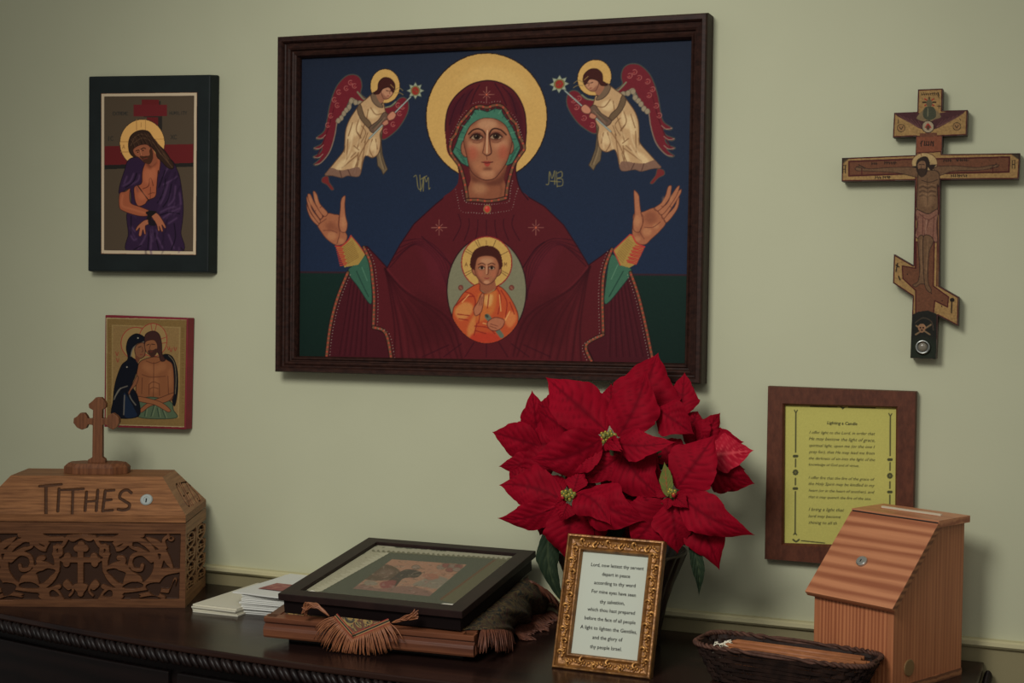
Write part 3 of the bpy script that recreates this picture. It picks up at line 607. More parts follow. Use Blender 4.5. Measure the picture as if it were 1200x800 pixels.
        c.fill(a_((328, 302), (347, 268), (372, 340), (405, 375), (432, 440), (395, 412), (350, 360)), (106, 82, 58), outline=(70, 48, 36)); c.fill(a_((400, 412), (455, 366), (490, 318), (517, 340), (490, 382), (432, 442)), (104, 78, 62), outline=(62, 44, 34))
        c.line(a_((420, 415), (480, 360)), (72, 70, 52), 1); c.line(a_((432, 425), (495, 350)), (140, 106, 82), .8)
        c.fill(a_((412, 212), (440, 198), (472, 258), (484, 288), (450, 282), (420, 250)), (116, 90, 68), outline=(66, 46, 36))
        c.fill(a_((442, 190), (480, 175), (492, 240), (470, 262), (446, 225)), (156, 100, 72))
        c.fill(a_((492, 168), (530, 170), (547, 192), (536, 216), (512, 236), (490, 236), (478, 212), (474, 190)), (186, 128, 94), outline=(84, 44, 34)); c.fill(a_((478, 200), (492, 238), (520, 232), (500, 222)), (130, 76, 56), alpha=.7, blur=1)
        c.fill(a_((428, 207), (438, 192), (452, 180), (455, 150), (464, 128), (490, 108), (525, 112), (552, 140), (556, 175), (546, 198), (532, 180), (520, 165), (496, 170), (474, 182), (460, 205)), (64, 26, 22), outline=(38, 14, 14))
        c.line(a_((505, 186), (516, 189)), (60, 30, 24), .9); c.line(a_((528, 188), (537, 191)), (60, 30, 24), .9); c.line(a_((523, 188), (526, 206)), (120, 70, 52), .7); c.line(a_((510, 218), (520, 219)), (134, 52, 44), .9); c.line(a_((530, 150), (550, 170)), (150, 116, 60), .9)
        c.line(a_((552, 186), (580, 170), (604, 186)), (140, 116, 66), .8); c.line(a_((556, 202), (585, 200), (606, 212)), (140, 116, 66), .8)
        c.fill(a_((119, 712), (150, 704), (160, 740), (186, 780), (172, 787), (145, 756), (114, 738)), (118, 38, 38), outline=(76, 66, 56))
        c.line(a_((402, 475), (652, 224)), (64, 70, 70), 1.9, False); c.line(a_((402, 475), (652, 224)), (160, 170, 158), 1.2, False)
        c.fill(a_((510, 342), (540, 312), (562, 330), (550, 357), (520, 366)), (192, 124, 94), outline=(96, 50, 40)); c.fill(a_((480, 382), (508, 362), (517, 385), (492, 398)), (186, 118, 90), outline=(96, 50, 40))
        st = [a_((680+(54 if k % 2 == 0 else 33)*math.sin(k*math.pi/8), 187-(54 if k % 2 == 0 else 33)*math.cos(k*math.pi/8)))[0] for k in range(16)]
        c.fill(st, (152, 160, 134), False, outline=(52, 58, 58), ow=.7); c.ell(*a_((680, 187))[0], 5.6, 5.8, (122, 108, 62)); c.ell(*a_((680, 188))[0], 4, 4.6, (150, 44, 34)); c.dots([a_((674, 183))[0], a_((688, 192))[0]], (92, 96, 50), .8)
    c.tf = None
    # monograms
    GO = (128, 116, 66)
    for l in ([(485, 207), (488, 206), (490, 220), (494, 221), (496, 208)], [(492, 205), (493, 224)], [(496, 224), (497, 207), (499.5, 213), (502, 208), (502.5, 221), (504, 220)], [(493, 210), (500, 206)]): c.line(l, GO, .9)
    for l in ([(640, 216), (643, 215), (644, 201), (647, 209), (650, 200), (650, 216)], [(652, 201), (653, 219)], [(653, 203), (658, 201), (658.5, 207), (653, 209), (659, 210), (659, 217), (653, 218)], [(645, 212), (657, 213)]): c.line(l, GO, .9)
    c.noise(.025, 8, 2); c.a = (c.a*.92+c.a.mean(2, keepdims=True)*.08)*.84
    return c
# ------------------------------------------------------------------ the smaller painted panels
def paint_purple():
    c = Canvas(98, 80, 256, 326, (24, 31, 31), 3)
    c.noise(.05, 4, 2)
    wh = [(118.3, 109.3), (231.2, 108.0), (230, 298.8), (118.4, 297.4)]
    c.fill(wh, (92, 60, 44), False); c.fill([(118.9, 109.9), (230.6, 108.6), (229.4, 298.2), (119, 296.8)], (178, 172, 148), False)
    inn = [(122.5, 113.4), (227.2, 112.4), (226, 294.2), (122.4, 292.8)]
    c.fill(inn, (74, 66, 53), False, outline=(50, 40, 34), ow=.6); c.setclip(inn, False)
    a = lambda *p: crop(100, 100, 6.667, *p)
    b = lambda *p: crop(100, 200, 6.154, *p)
    RD = (94, 29, 32)
    c.fill(a((150, 485), (850, 470), (850, 635), (150, 655)), (34, 34, 32), False); c.fill(a((150, 475), (850, 458), (850, 605), (150, 622)), RD, False)
    c.fill(a((500, 240), (600, 240), (600, 350), (500, 350)), (40, 38, 36), False); c.fill(a((480, 230), (570, 230), (570, 400), (480, 400)), RD, False)
    c.fill(a((455, 122), (590, 122), (590, 250), (455, 250)), (46, 42, 38), False); c.fill(a((440, 112), (575, 112), (575, 160), (440, 160)), RD, False)
    c.fill(a((378, 152), (637, 150), (637, 240), (378, 242)), (98, 31, 36), False)
    INK = (42, 44, 42)
    c.text('EXTREME', *a((215, 232))[0], 3.6, INK, .6, .85); c.text('HUMILITY', *a((660, 228))[0], 3.6, INK, .6, .84)
    c.text('IC', *a((172, 432))[0], 5, INK, .7, .9); c.text('XC', *a((668, 420))[0], 5, INK, .7, .9)
    c.ell(166.7, 167.8, 26.6, 28.2, (52, 42, 34)); c.ell(166.7, 167.8, 26, 27.6, (204, 164, 92))
    for l in ([(400, 265), (400, 350)], [(470, 265), (470, 350)], [(275, 440), (340, 440)], [(275, 520), (345, 520)], [(540, 420), (610, 420)]): c.line(a(*l), (150, 112, 62), .6, False)
    c.text('I', *a((425, 325))[0], 5, (140, 104, 56)); c.text('A', *a((290, 495))[0], 4.5, (140, 104, 56))
    rob = b((300, -60), (330, -90), (400, -100), (600, -90), (665, 0), (690, 100), (706, 250), (702, 350), (690, 450), (690, 590), (315, 590), (310, 450), (298, 320), (330, 240), (320, 130), (248, 165), (246, 120), (262, 60), (285, -10))
    c.fill(rob, (44, 29, 58), outline=(24, 16, 30), ow=.7); c.setclip(inn, False)
    tor = a((455, 600), (500, 590), (560, 570), (586, 590), (575, 690)) + b((525, 0), (515, 110), (505, 185), (452, 212), (430, 240), (385, 256), (360, 220), (350, 140), (360, 110), (405, 90), (412, 0), (440, -80))
    c.fill(tor, (152, 84, 56), outline=(50, 26, 28), ow=.9)
    c.fill(a((470, 600), (560, 590), (530, 640), (500, 650)), (96, 50, 36), alpha=.7, blur=3)
    c.line(b((462, 60), (475, 55), (490, 110)), (92, 46, 32), .9); c.line(b((462, 60), (455, 110), (415, 130)), (92, 46, 32), .9); c.line(b((455, 170), (480, 160), (500, 160)), (92, 46, 32), .8); c.line(b((470, 120), (468, 200)), (92, 46, 32), .7)
    c.line(b((380, 110), (420, 165), (460, 218)), (40, 26, 24), 1.2)
    for x, y, rx, ry in ((450, 40, 5, 9), (410, 180, 5, 5), (490, 20, 4, 8)): c.ell(*b((x, y))[0], rx, ry, (178, 108, 74), alpha=.5, blur=3)
    # sleeve-side purple and folds
    HL = (86, 64, 104); DK = (24, 16, 34)
    for l in ([(350, 20), (320, 80), (270, 110)], [(390, 30), (380, 70), (330, 100)], [(300, 40), (280, 90)], [(560, 40), (590, -10), (600, -60)], [(560, 100), (620, 70), (665, 40)], [(540, 300), (600, 270), (650, 260)], [(560, 340), (620, 300), (680, 270)], [(600, 80), (570, 180), (540, 240)], [(650, 110), (640, 200), (600, 250)], [(330, 470), (350, 500), (370, 490)], [(380, 560), (420, 500), (440, 450)], [(480, 450), (470, 560)], [(520, 480), (560, 560)], [(330, 400), (360, 440)], [(600, 380), (660, 340)], [(680, 160), (690, 240)], [(600, 460), (640, 560)]):
        c.line(b(*l), HL, 1.6, alpha=.75, blur=1)
    for l in ([(370, 20), (345, 80), (290, 120)], [(580, 60), (560, 160), (520, 230)], [(620, 100), (600, 200), (560, 260)], [(540, 320), (610, 300), (680, 310)], [(460, 440), (450, 570)], [(500, 450), (530, 570)], [(400, 540), (350, 570)], [(640, 380), (650, 480), (620, 570)], [(330, 330), (330, 450)], [(575, 0), (530, 120)]):
        c.line(b(*l), DK, 1.5, alpha=.85)
    rs = np.random.RandomState(14); c.setclip(rob)
    for k in range(60):
        x, y = rs.uniform(320, 690), rs.uniform(-40, 560); d = (x-500)*.25
        if 350 < x < 520 and y < 250: continue
        c.line(b((x, y), (x-d*.3+rs.uniform(-12, 12), y+rs.uniform(25, 50)), (x-d*.8, y+rs.uniform(60, 100))), (HL, DK, (60, 42, 76))[k % 3], rs.uniform(.6, 1.6), alpha=.55, blur=1)
    c.setclip(inn, False)
    c.fill(b((248, 165), (290, 150), (322, 128), (318, 180), (330, 235), (400, 262), (468, 295), (440, 326), (370, 322), (280, 292), (246, 262)), (148, 82, 54), outline=(60, 30, 28), ow=.6)
    c.line(b((270, 175), (265, 250), (330, 275), (430, 305)), (176, 106, 72), 2, alpha=.6, blur=1)
    c.fill(b((460, 355), (425, 358), (380, 395), (363, 425), (372, 432), (392, 412), (385, 465), (403, 468), (415, 425), (425, 455), (436, 455), (432, 400), (456, 385)), (156, 96, 68), outline=(60, 32, 28), ow=.7)
    c.fill(b((473, 315), (510, 303), (545, 338), (580, 402), (572, 414), (552, 390), (560, 432), (548, 437), (533, 400), (536, 432), (524, 430), (515, 390), (490, 350)), (156, 96, 68), outline=(60, 32, 28), ow=.7)
    c.fill(b((435, 300), (470, 288), (515, 295), (500, 312), (478, 330), (470, 352), (440, 345), (450, 325)), (26, 24, 24)); c.fill(b((455, 350), (500, 360), (505, 395), (460, 390)), (26, 22, 28), alpha=.9)
    c.line(b((690, 555), (706, 575)), (26, 24, 22), 1)
    # head
    c.fill(a((505, 470), (540, 520), (565, 575), (520, 630), (490, 590)), (136, 78, 54))
    c.fill(a((340, 505), (338, 445), (355, 395), (395, 362), (445, 350), (495, 362), (530, 410), (572, 462), (622, 512), (662, 572), (692, 620), (680, 652), (640, 640), (600, 598), (562, 560), (548, 520), (500, 470), (440, 470), (385, 500), (392, 560), (360, 545)), (50, 35, 27), outline=(28, 20, 18))
    for l in ([(370, 420), (430, 380), (500, 400)], [(380, 450), (450, 410), (530, 450), (590, 540)], [(540, 450), (600, 520), (650, 600)], [(570, 510), (620, 570), (680, 640)], [(355, 470), (380, 420)]): c.line(a(*l), (92, 70, 50), .9, alpha=.8)
    for k in range(26):
        t = k/25; x0, y0 = 350+t*210, 430-90*math.sin(t*2.6)+t*60
        c.line(a((x0, y0), (x0+rs.uniform(10, 30), y0+rs.uniform(20, 40)), (x0+30+60*t, y0+60+70*t)), ((30, 20, 16), (84, 60, 42), (64, 44, 32))[k % 3], rs.uniform(.5, 1), alpha=.7)
    c.fill(a((372, 505), (400, 478), (445, 462), (490, 466), (522, 512), (522, 570), (500, 608), (465, 602), (420, 565), (388, 545)), (140, 84, 58), outline=(60, 32, 26))
    c.fill(a((425, 555), (445, 580), (470, 604), (500, 616), (522, 590), (530, 550), (518, 490), (500, 510), (502, 545), (470, 552)), (66, 40, 28))
    c.line(a((395, 512), (415, 505), (422, 512)), (48, 28, 22), 1); c.line(a((435, 500), (455, 488), (470, 494)), (48, 28, 22), 1); c.dots(a((410, 522), (450, 508)), (30, 18, 16), .8); c.line(a((428, 515), (432, 548), (442, 552)), (92, 50, 36), .8); c.line(a((455, 574), (485, 568)), (110, 48, 40), .9); c.line(a((428, 505), (436, 545)), (176, 116, 82), .8)
    c.setclip(); c.a = (c.a*.9+c.a.mean(2, keepdims=True)*.1)*np.array([.97, .90, .86])
    return c

def paint_red():
    c = Canvas(119, 364, 222, 506, (104, 24, 34), 4)
    P = lambda *p: crop(115, 360, 5.333, *p)
    c.fill(P((50, 64), (562, 76), (550, 750), (48, 735)), (176, 156, 112), False); c.fill(P((56, 70), (554, 80), (543, 744), (54, 730)), (132, 104, 60), False)
    c.fill(P((86, 108), (515, 122), (505, 692), (84, 680)), (158, 130, 82), False); c.fill(P((94, 116), (506, 130), (497, 686), (92, 674)), (146, 116, 72), False)
    c.noise(.05, 9, 2)
    rs = np.random.RandomState(2)
    for y in range(130, 660, 11):
        if rs.rand() < .8:
            c.line(P((66, y), (78, y+rs.uniform(-3, 5))), (112, 84, 44), .6, False); c.line(P((522, y), (536, y+rs.uniform(-3, 5))), (112, 84, 44), .6, False)
    c.fill(P((246, 175), (252, 130), (330, 300), (200, 300)), (150, 120, 74), alpha=0)
    c.ell(*P((236, 224))[0], 17.8, 19, (158, 48, 46)); c.ell(*P((236, 224))[0], 17, 18.2, (160, 130, 82))
    c.ell(*P((342, 204))[0], 17, 19.8, (158, 48, 46)); c.ell(*P((342, 204))[0], 16.2, 19, (160, 130, 82))
    for l in ([(330, 105), (338, 150)], [(365, 108), (355, 150)], [(395, 225), (430, 220)], [(385, 200), (428, 185)]): c.line(P(*l), (150, 52, 46), .7, False)
    for x, y in ((118, 290), (122, 330), (440, 255), (455, 265), (482, 260)): c.line(P((x-8, y-12), (x, y+12), (x+8, y-10)), (150, 64, 50), .8)
    c.fill(P((405, 300), (440, 295), (472, 322), (495, 400), (497, 520), (478, 615), (462, 560), (468, 400), (440, 340)), (20, 21, 27), outline=(12, 12, 14)); c.line(P((440, 300), (475, 345), (487, 440), (482, 540)), (112, 100, 78), .9)
    c.fill(P((262, 340), (330, 312), (390, 312), (432, 330), (468, 372), (472, 540), (440, 590), (330, 600), (240, 580), (236, 520), (243, 400)), (140, 86, 54), outline=(60, 34, 26))
    for x, y, rx, ry in ((345, 390, 9, 6), (300, 370, 5, 5), (400, 370, 5, 5), (350, 480, 6, 10), (450, 440, 2.5, 12)): c.ell(*P((x, y))[0], rx, ry, (164, 106, 68), alpha=.6, blur=3)
    for l in ([(275, 420), (330, 436), (420, 430)], [(348, 345), (345, 560)], [(320, 480), (345, 465), (380, 478)], [(325, 510), (345, 500), (375, 508)], [(318, 480), (318, 550)], [(382, 478), (384, 550)], [(276, 440), (272, 540)], [(436, 430), (440, 540)], [(300, 335), (350, 350), (400, 330)]): c.line(P(*l), (88, 48, 32), .8, alpha=.8)
    c.fill(P((258, 588), (330, 560), (450, 588), (470, 640), (482, 692), (248, 684)), (84, 100, 74), outline=(44, 54, 42))
    for l in ([(300, 620), (290, 680)], [(350, 610), (330, 680)], [(400, 640), (420, 690)], [(370, 630), (380, 685)]): c.line(P(*l), (48, 64, 50), .9); c.line(P(*[(x+10, y) for x, y in l]), (120, 132, 98), .7)
    c.fill(P((472, 535), (440, 585), (330, 616), (275, 655), (258, 642), (318, 592), (400, 560)), (144, 88, 56), outline=(62, 34, 26), ow=.6)
    c.fill(P((236, 555), (330, 572), (400, 596), (452, 640), (440, 655), (410, 640), (350, 608), (250, 585)), (148, 92, 58), outline=(62, 34, 26), ow=.6)
    c.fill(P((186, 322), (176, 255), (192, 195), (238, 165), (288, 186), (300, 225), (280, 215), (240, 228), (216, 258), (204, 302), (240, 335), (248, 372), (230, 432), (212, 490), (248, 560), (252, 680), (93, 682), (94, 580), (108, 470), (145, 365)), (17, 20, 29), outline=(10, 10, 14))
    c.fill(P((160, 540), (185, 560), (230, 640), (240, 680), (165, 680)), (26, 38, 58))
    for l in ([(100, 575), (130, 515), (182, 492)], [(104, 560), (140, 505)], [(165, 550), (160, 670)], [(190, 530), (205, 570), (235, 610)], [(205, 305), (222, 250), (285, 215)]): c.line(P(*l), (120, 112, 98), 1.4, alpha=.85)
    c.dots(P((249, 192), (180, 373)), (170, 160, 140), .9)
    c.fill(P((228, 262), (244, 232), (284, 222), (294, 262), (290, 300), (268, 318), (240, 310)), (132, 86, 58), outline=(60, 34, 28)); c.fill(P((232, 300), (260, 318), (250, 345), (238, 335)), (110, 66, 46))
    c.line(P((252, 250), (268, 244)), (46, 26, 22), .8); c.line(P((275, 248), (280, 275), (272, 278)), (86, 48, 36), .7); c.line(P((262, 296), (276, 294)), (120, 46, 40), .8)
    c.fill(P((190, 530), (215, 480), (240, 430), (252, 440), (240, 480), (205, 520), (195, 545)), (134, 84, 56), outline=(60, 34, 28), ow=.6)
    c.fill(P((290, 205), (300, 165), (345, 148), (382, 170), (397, 230), (400, 290), (420, 328), (392, 334), (370, 280), (300, 260)), (64, 38, 34), outline=(38, 22, 22))
    c.fill(P((292, 225), (308, 208), (350, 204), (370, 235), (366, 280), (345, 305), (312, 290), (294, 262)), (142, 90, 58), outline=(62, 34, 28)); c.fill(P((312, 270), (340, 268), (366, 258), (362, 292), (340, 314), (320, 298)), (66, 40, 32))
    c.line(P((304, 236), (320, 230)), (46, 26, 22), .8); c.line(P((334, 230), (354, 232)), (46, 26, 22), .8); c.line(P((328, 232), (320, 260), (328, 264)), (88, 50, 36), .7); c.line(P((322, 278), (340, 276)), (112, 48, 40), .7)
    c.a *= .80
    return c

def cross_outline():
    a = lambda *p: crop(975, 95, 5.333, *p)
    b = lambda *p: crop(1030, 200, 3.482, *p)
    return a((537, 52), (692, 46), (688, 184), (848, 180), (842, 338), (690, 344), (686, 456), (1176, 450), (1166, 612), (676, 616)) + \
        b((246, 470), (326, 516), (323, 634), (240, 590), (233, 768), (128, 764), (138, 512), (57, 458), (61, 340), (140, 386)) + \
        a((518, 620), (60, 627), (62, 480), (522, 462), (526, 346), (380, 352), (388, 198), (533, 192))

def paint_cross():
    c = Canvas(980, 98, 1200, 428, (150, 115, 66), 4)
    a = lambda *p: crop(975, 95, 5.333, *p)
    b = lambda *p: crop(1030, 200, 3.482, *p)
    c.noise(.07, 12, 3)
    rs = np.random.RandomState(4)
    o = cross_outline()
    RED, INK, FLD = (70, 26, 25), (34, 26, 22), (104, 62, 41)
    for k in range(90):
        x, y = rs.uniform(985, 1195), rs.uniform(102, 420); c.ell(x, y, rs.uniform(.5, 2.2), rs.uniform(.4, 1), (126, 78, 42), alpha=.6, blur=1)
    c.line(o+o[:1], RED, 3.0, False)
    # top board
    c.fill(a((398, 205), (540, 198), (560, 230), (600, 250), (640, 225), (690, 196), (830, 190), (720, 262), (640, 300), (560, 300), (490, 262)), (70, 38, 40))
    for k in range(6): c.line(a((420+k*24, 212+k*8), (470+k*18, 250+k*7), (545, 290)), (104, 66, 62), .8, alpha=.7); c.line(a((810-k*24, 204+k*8), (750-k*18, 244+k*7), (655, 288)), (104, 66, 62), .8, alpha=.7)
    c.fill(a((530, 235), (560, 190), (590, 170), (630, 170), (665, 195), (680, 225), (640, 240), (600, 255)), (118, 98, 66))
    for k in range(8):
        A = k*math.pi/4; c.line(a((608+22*math.cos(A), 132+18*math.sin(A)), (608+40*math.cos(A), 132+30*math.sin(A))), (150, 44, 34) if k % 2 else INK, 1.6, False)
    c.ell(*a((608, 138))[0], 3.6, 4.6, (92, 82, 58)); c.fill(a((580, 165), (636, 165), (650, 220), (608, 245), (570, 220)), (64, 66, 50)); c.line(a((600, 170), (598, 220)), (112, 106, 76), 1)
    for x, y in ((432, 293), (780, 283)): c.ell(*a((x, y))[0], 4.8, 4.8, INK); c.ell(*a((x, y))[0], 4.2, 4.2, (142, 104, 62)); c.line(a((x-10, y-6), (x, y+8), (x+10, y-8)), INK, .8)
    c.ell(*a((600, 285))[0], 7.4, 7.4, INK); c.ell(*a((600, 285))[0], 6.6, 6.6, (150, 132, 104)); c.line(a((585, 290), (600, 268), (616, 290)), (160, 44, 36), 1.6); c.ell(*a((600, 290))[0], 2, 3, (84, 54, 40))
    for k in range(9): c.line(a((560+k*13, 76-rs.uniform(0, 4)), (566+k*13, 88)), INK, .7, False)
    c.line(a((556, 86), (660, 74)), INK, .5, False); c.line(a((662, 70), (668, 105)), INK, .9, False); c.line(a((668, 150), (668, 172)), INK, .7, False); c.line(a((658, 158), (680, 156)), INK, .7, False)
    c.line(a((415, 240), (413, 265)), INK, .7, False); c.line(a((797, 235), (805, 245)), INK, .7, False)
    # title board
    c.fill(a((524, 345), (690, 340), (686, 440), (522, 450)), (122, 66, 44), False, outline=RED, ow=1.2)
    c.fill(a((548, 326), (656, 322), (656, 345), (548, 350)), (104, 60, 42), False)
    for x, hh in ((560, 30), (580, 26), (592, 26), (606, 28), (620, 26), (634, 30)): c.line(a((x, 376), (x-3, 376+hh)), INK, 1.1, False)
    c.line(a((552, 390), (568, 372)), INK, .8, False); c.line(a((580, 402), (610, 398)), INK, .8, False); c.line(a((622, 376), (636, 402)), INK, .8, False)
    # cross beam field
    c.fill(a((106, 502), (512, 486), (512, 578), (106, 592)), FLD, False, outline=RED, ow=1.8); c.fill(a((640, 486), (1110, 474), (1106, 568), (640, 578)), FLD, False, outline=RED, ow=1.8)
    c.fill(a((60, 480), (110, 478), (80, 505), (62, 520)), (40, 34, 30), alpha=.8, blur=1); c.fill(a((1120, 452), (1176, 450), (1172, 490)), (40, 34, 30), alpha=.8, blur=1)
    for x, y in ((68, 530), (1126, 500)): c.line(a((x, y), (x, y+45)), INK, .9, False); c.line(a((x+16, y), (x+16, y+45)), INK, .9, False); c.line(a((x, y+22), (x+16, y+20)), INK, .8, False); c.line(a((x-2, y-2), (x+20, y-5)), INK, .7, False)
    for x0, y0, n in ((250, 515, 3), (330, 510, 6), (700, 496, 4), (776, 492, 6), (272, 602, 3), (320, 600, 4), (746, 590, 8)):
        for k in range(n): x = x0+k*13; c.line(a((x, y0+rs.uniform(-8, -4)), (x+rs.uniform(-3, 6), y0+8)), INK, .9, False); c.line(a((x, y0+rs.uniform(-6, 4)), (x+9, y0+rs.uniform(-6, 4))), INK, .6, False)
    # shaft field
    c.fill(b((152, 20), (240, 16), (238, 140), (150, 146)), FLD, False); c.fill(b((152, 290), (150, 398), (95, 388), (98, 440), (150, 488), (150, 590), (222, 588), (228, 530), (280, 556), (284, 515), (222, 470), (226, 290)), FLD, False, outline=RED, ow=1.4)
    for l in ([(150, 20), (148, 395)], [(242, 20), (236, 470)]): c.line(b(*l), RED, 1.3, False)
    # body
    FL, FD, FH = (104, 74, 50), (52, 36, 28), (140, 104, 72)
    c.ell(*a((578, 512))[0], 15, 12, (168, 138, 88), outline=(96, 60, 40)); c.line(a((560, 470), (556, 450)), (120, 70, 44), .7)
    c.fill(a((145, 545), (180, 530), (230, 548), (360, 540), (520, 540), (545, 575), (535, 600), (400, 572), (230, 562), (160, 560)), FL, outline=FD, ow=.7)
    c.fill(a((640, 560), (650, 535), (780, 530), (900, 540), (1000, 525), (1045, 525), (1000, 545), (900, 558), (760, 562), (670, 590)), FL, outline=FD, ow=.7)
    for l in ([(150, 535), (190, 545)], [(165, 520), (205, 548)], [(1000, 535), (1030, 515)], [(990, 545), (1040, 535)]): c.line(a(*l), FD, .8)
    c.line(a((186, 545), (186, 590)), RED, .9, False); c.line(a((1005, 538), (1005, 575)), RED, .9, False)
    tor = a((545, 570), (590, 560), (650, 560), (672, 590), (668, 660)) + b((238, 60), (238, 160), (200, 175), (156, 160), (158, 60), (160, 10))
    c.fill(tor, FL, outline=FD, ow=.9)
    for k in range(6): c.line(b((166, 60+k*9), (180, 55+k*9), (198, 62+k*9), (214, 56+k*9), (232, 60+k*9)), FD if k % 2 else FH, .8, alpha=.8)
    c.ell(*b((198, 118))[0], 8, 9, FH, alpha=.5, blur=3); c.line(b((198, 30), (198, 140)), FD, .7, alpha=.7); c.line(a((560, 620), (610, 632), (660, 615)), FD, .8)
    c.fill(b((152, 160), (200, 176), (240, 158), (236, 220), (238, 288), (222, 286), (205, 265), (180, 268), (162, 276), (148, 265), (156, 220)), (128, 84, 66), outline=FD, ow=.9)
    for l in ([(165, 175), (200, 200), (235, 180)], [(180, 180), (178, 260)], [(205, 200), (185, 262)], [(225, 185), (220, 280)], [(160, 185), (158, 262)]): c.line(b(*l), (88, 48, 40), .8)
    c.line(b((195, 200), (190, 255)), (160, 120, 98), 1, alpha=.7)
    c.fill(b((160, 275), (180, 266), (182, 330), (184, 420), (190, 458), (168, 462), (150, 474), (138, 466), (160, 450), (166, 400), (162, 330)), FL, outline=FD, ow=.8)
    c.fill(b((184, 266), (210, 266), (222, 288), (206, 330), (200, 410), (202, 460), (214, 486), (206, 496), (188, 470), (182, 400), (180, 320)), FL, outline=FD, ow=.8)
    c.line(b((172, 280), (174, 420)), FH, 1, alpha=.6); c.line(b((200, 280), (192, 420)), FH, 1, alpha=.6)
    c.fill(a((528, 505), (540, 485), (575, 470), (600, 480), (612, 520), (600, 540), (590, 580), (560, 600), (535, 575), (525, 540)), (44, 32, 26)); c.fill(a((500, 535), (530, 530), (530, 545)), (44, 32, 26)); c.fill(a((605, 525), (655, 520), (640, 535), (625, 560), (605, 545)), (44, 32, 26))
    c.fill(a((538, 515), (560, 498), (582, 505), (585, 540), (575, 570), (552, 570), (538, 545)), (118, 84, 58)); c.fill(a((540, 550), (585, 550), (575, 590), (555, 596)), (56, 40, 30)); c.line(a((544, 522), (556, 520)), (36, 24, 20), .8); c.line(a((566, 520), (578, 522)), (36, 24, 20), .8); c.line(a((560, 520), (558, 545), (566, 546)), (66, 44, 32), .7)
    # slanted foot board
    for l in ([(76, 378), (70, 410)], [(70, 385), (82, 392)], [(80, 430), (86, 445)], [(298, 520), (296, 580)]): c.line(b(*l), INK, 1.4, False)
    c.ell(*b((299, 527))[0], 2.8, 2.4, INK); c.dots(b((116, 422), (258, 530), (256, 552), (214, 500)), INK, .8)
    # cave under the foot board
    c.fill(b((132, 590), (160, 575), (200, 570), (236, 584), (234, 775), (126, 775)), (31, 31, 27), False)
    c.fill(b((135, 690), (230, 690), (228, 768), (132, 768)), (38, 50, 34), alpha=.5, blur=6)
    c.line(b((148, 620), (180, 600), (214, 615), (222, 650)), (66, 56, 44), 1.2); c.line(b((150, 668), (212, 628)), (122, 96, 66), 1.8, False); c.line(b((152, 632), (208, 668)), (122, 96, 66), 1.8, False)
    c.ell(*b((175, 640))[0], 4.6, 4.6, (146, 104, 72)); c.ell(*b((175, 650))[0], 3, 3, (136, 96, 66)); c.dots(b((169, 640), (181, 640), (175, 650)), (30, 18, 16), 1.1)
    for k in range(150):                               # worn gilding and old varnish
        x, y = rs.uniform(985, 1195), rs.uniform(102, 420); c.ell(x, y, rs.uniform(.4, 2.6), rs.uniform(.4, 1.4), ((62, 42, 30), (138, 104, 62), (84, 50, 36))[k % 3], alpha=.35, blur=1, rot=rs.uniform(0, 3))
    c.noise(.09, 7, 3); c.a = (c.a*.88+c.a.mean(2, keepdims=True)*.12)*.86
    return c

# ------------------------------------------------------------------ the setting
m_wall = mat('wall_paint', (157, 158, 134), .85, spec=.1, bump=(180, .08), var=((155, 156, 132), 6))
m_low = mat('wainscot_paint', (116, 108, 80), .7, spec=.25, bump=(150, .08))
m_rail = mat('rail_paint', (164, 158, 124), .6, spec=.2)
m_floor = wood('floor_boards', (70, 52, 36), (110, 84, 58), 'X', 6, .05)
tag(MB().box((-2.6, 0, 0), (4.0, .1, 2.9)).build('wall_back', m_wall), 'cream painted wall hung with icons behind the dresser', kind='structure')
tag(MB().box((-2.6, -4.2, -.04), (4.0, .1, 0)).build('floor', m_floor), 'wooden floor', kind='structure')
pr = [(0, .9405), (-.015, .9405), (-.020, .938), (-.020, .931), (-.014, .926), (-.008, .924), (0, .924)]
tag(MB().prism([(-2.6, y, z) for y, z in pr], [(4.0, y, z) for y, z in pr]).build('trim_1', m_rail), 'cream chair rail moulding along the wall', kind='structure')
tag(MB().box((-2.6, -.007, 0), (4.0, .0, .9245)).build('trim_2', m_low), 'taupe wainscot below the chair rail', kind='structure')

# ------------------------------------------------------------------ dresser
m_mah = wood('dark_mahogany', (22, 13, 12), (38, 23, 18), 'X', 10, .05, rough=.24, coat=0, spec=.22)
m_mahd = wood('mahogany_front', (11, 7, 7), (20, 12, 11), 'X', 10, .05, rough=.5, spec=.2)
m_rope = mat('carved_mahogany', (22, 13, 11), .42, spec=.22, var=((13, 8, 8), 60))
DX0, DX1 = -.66, 1.445
def front_y(x): return -.532+.085*((x-.5)/.86)**2 if x < 1.36 else -.447
def plan(inset, z, n=40):
    xs = np.linspace(DX0+inset, DX1-inset, n)
    pts = [(x, front_y(x)+inset, z) for x in xs]
    return pts+[(DX1-inset, -.012, z), (DX0+inset, -.012, z)]
dr = thing('dresser', 'dark mahogany bow-fronted dresser with rope-carved edge under everything', 'dresser', (.4, -.25, 0))
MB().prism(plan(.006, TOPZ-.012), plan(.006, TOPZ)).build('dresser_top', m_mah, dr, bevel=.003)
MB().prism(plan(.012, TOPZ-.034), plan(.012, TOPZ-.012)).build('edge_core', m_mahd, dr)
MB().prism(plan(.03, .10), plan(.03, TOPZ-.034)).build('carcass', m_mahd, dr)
rp = MB(); step = .0135
path = [Vector(p) for p in plan(.004, TOPZ-.023, 400)[:400]]+[Vector((DX1+.001, y, TOPZ-.023)) for y in np.arange(-.435, -.02, .003)]
acc = 0
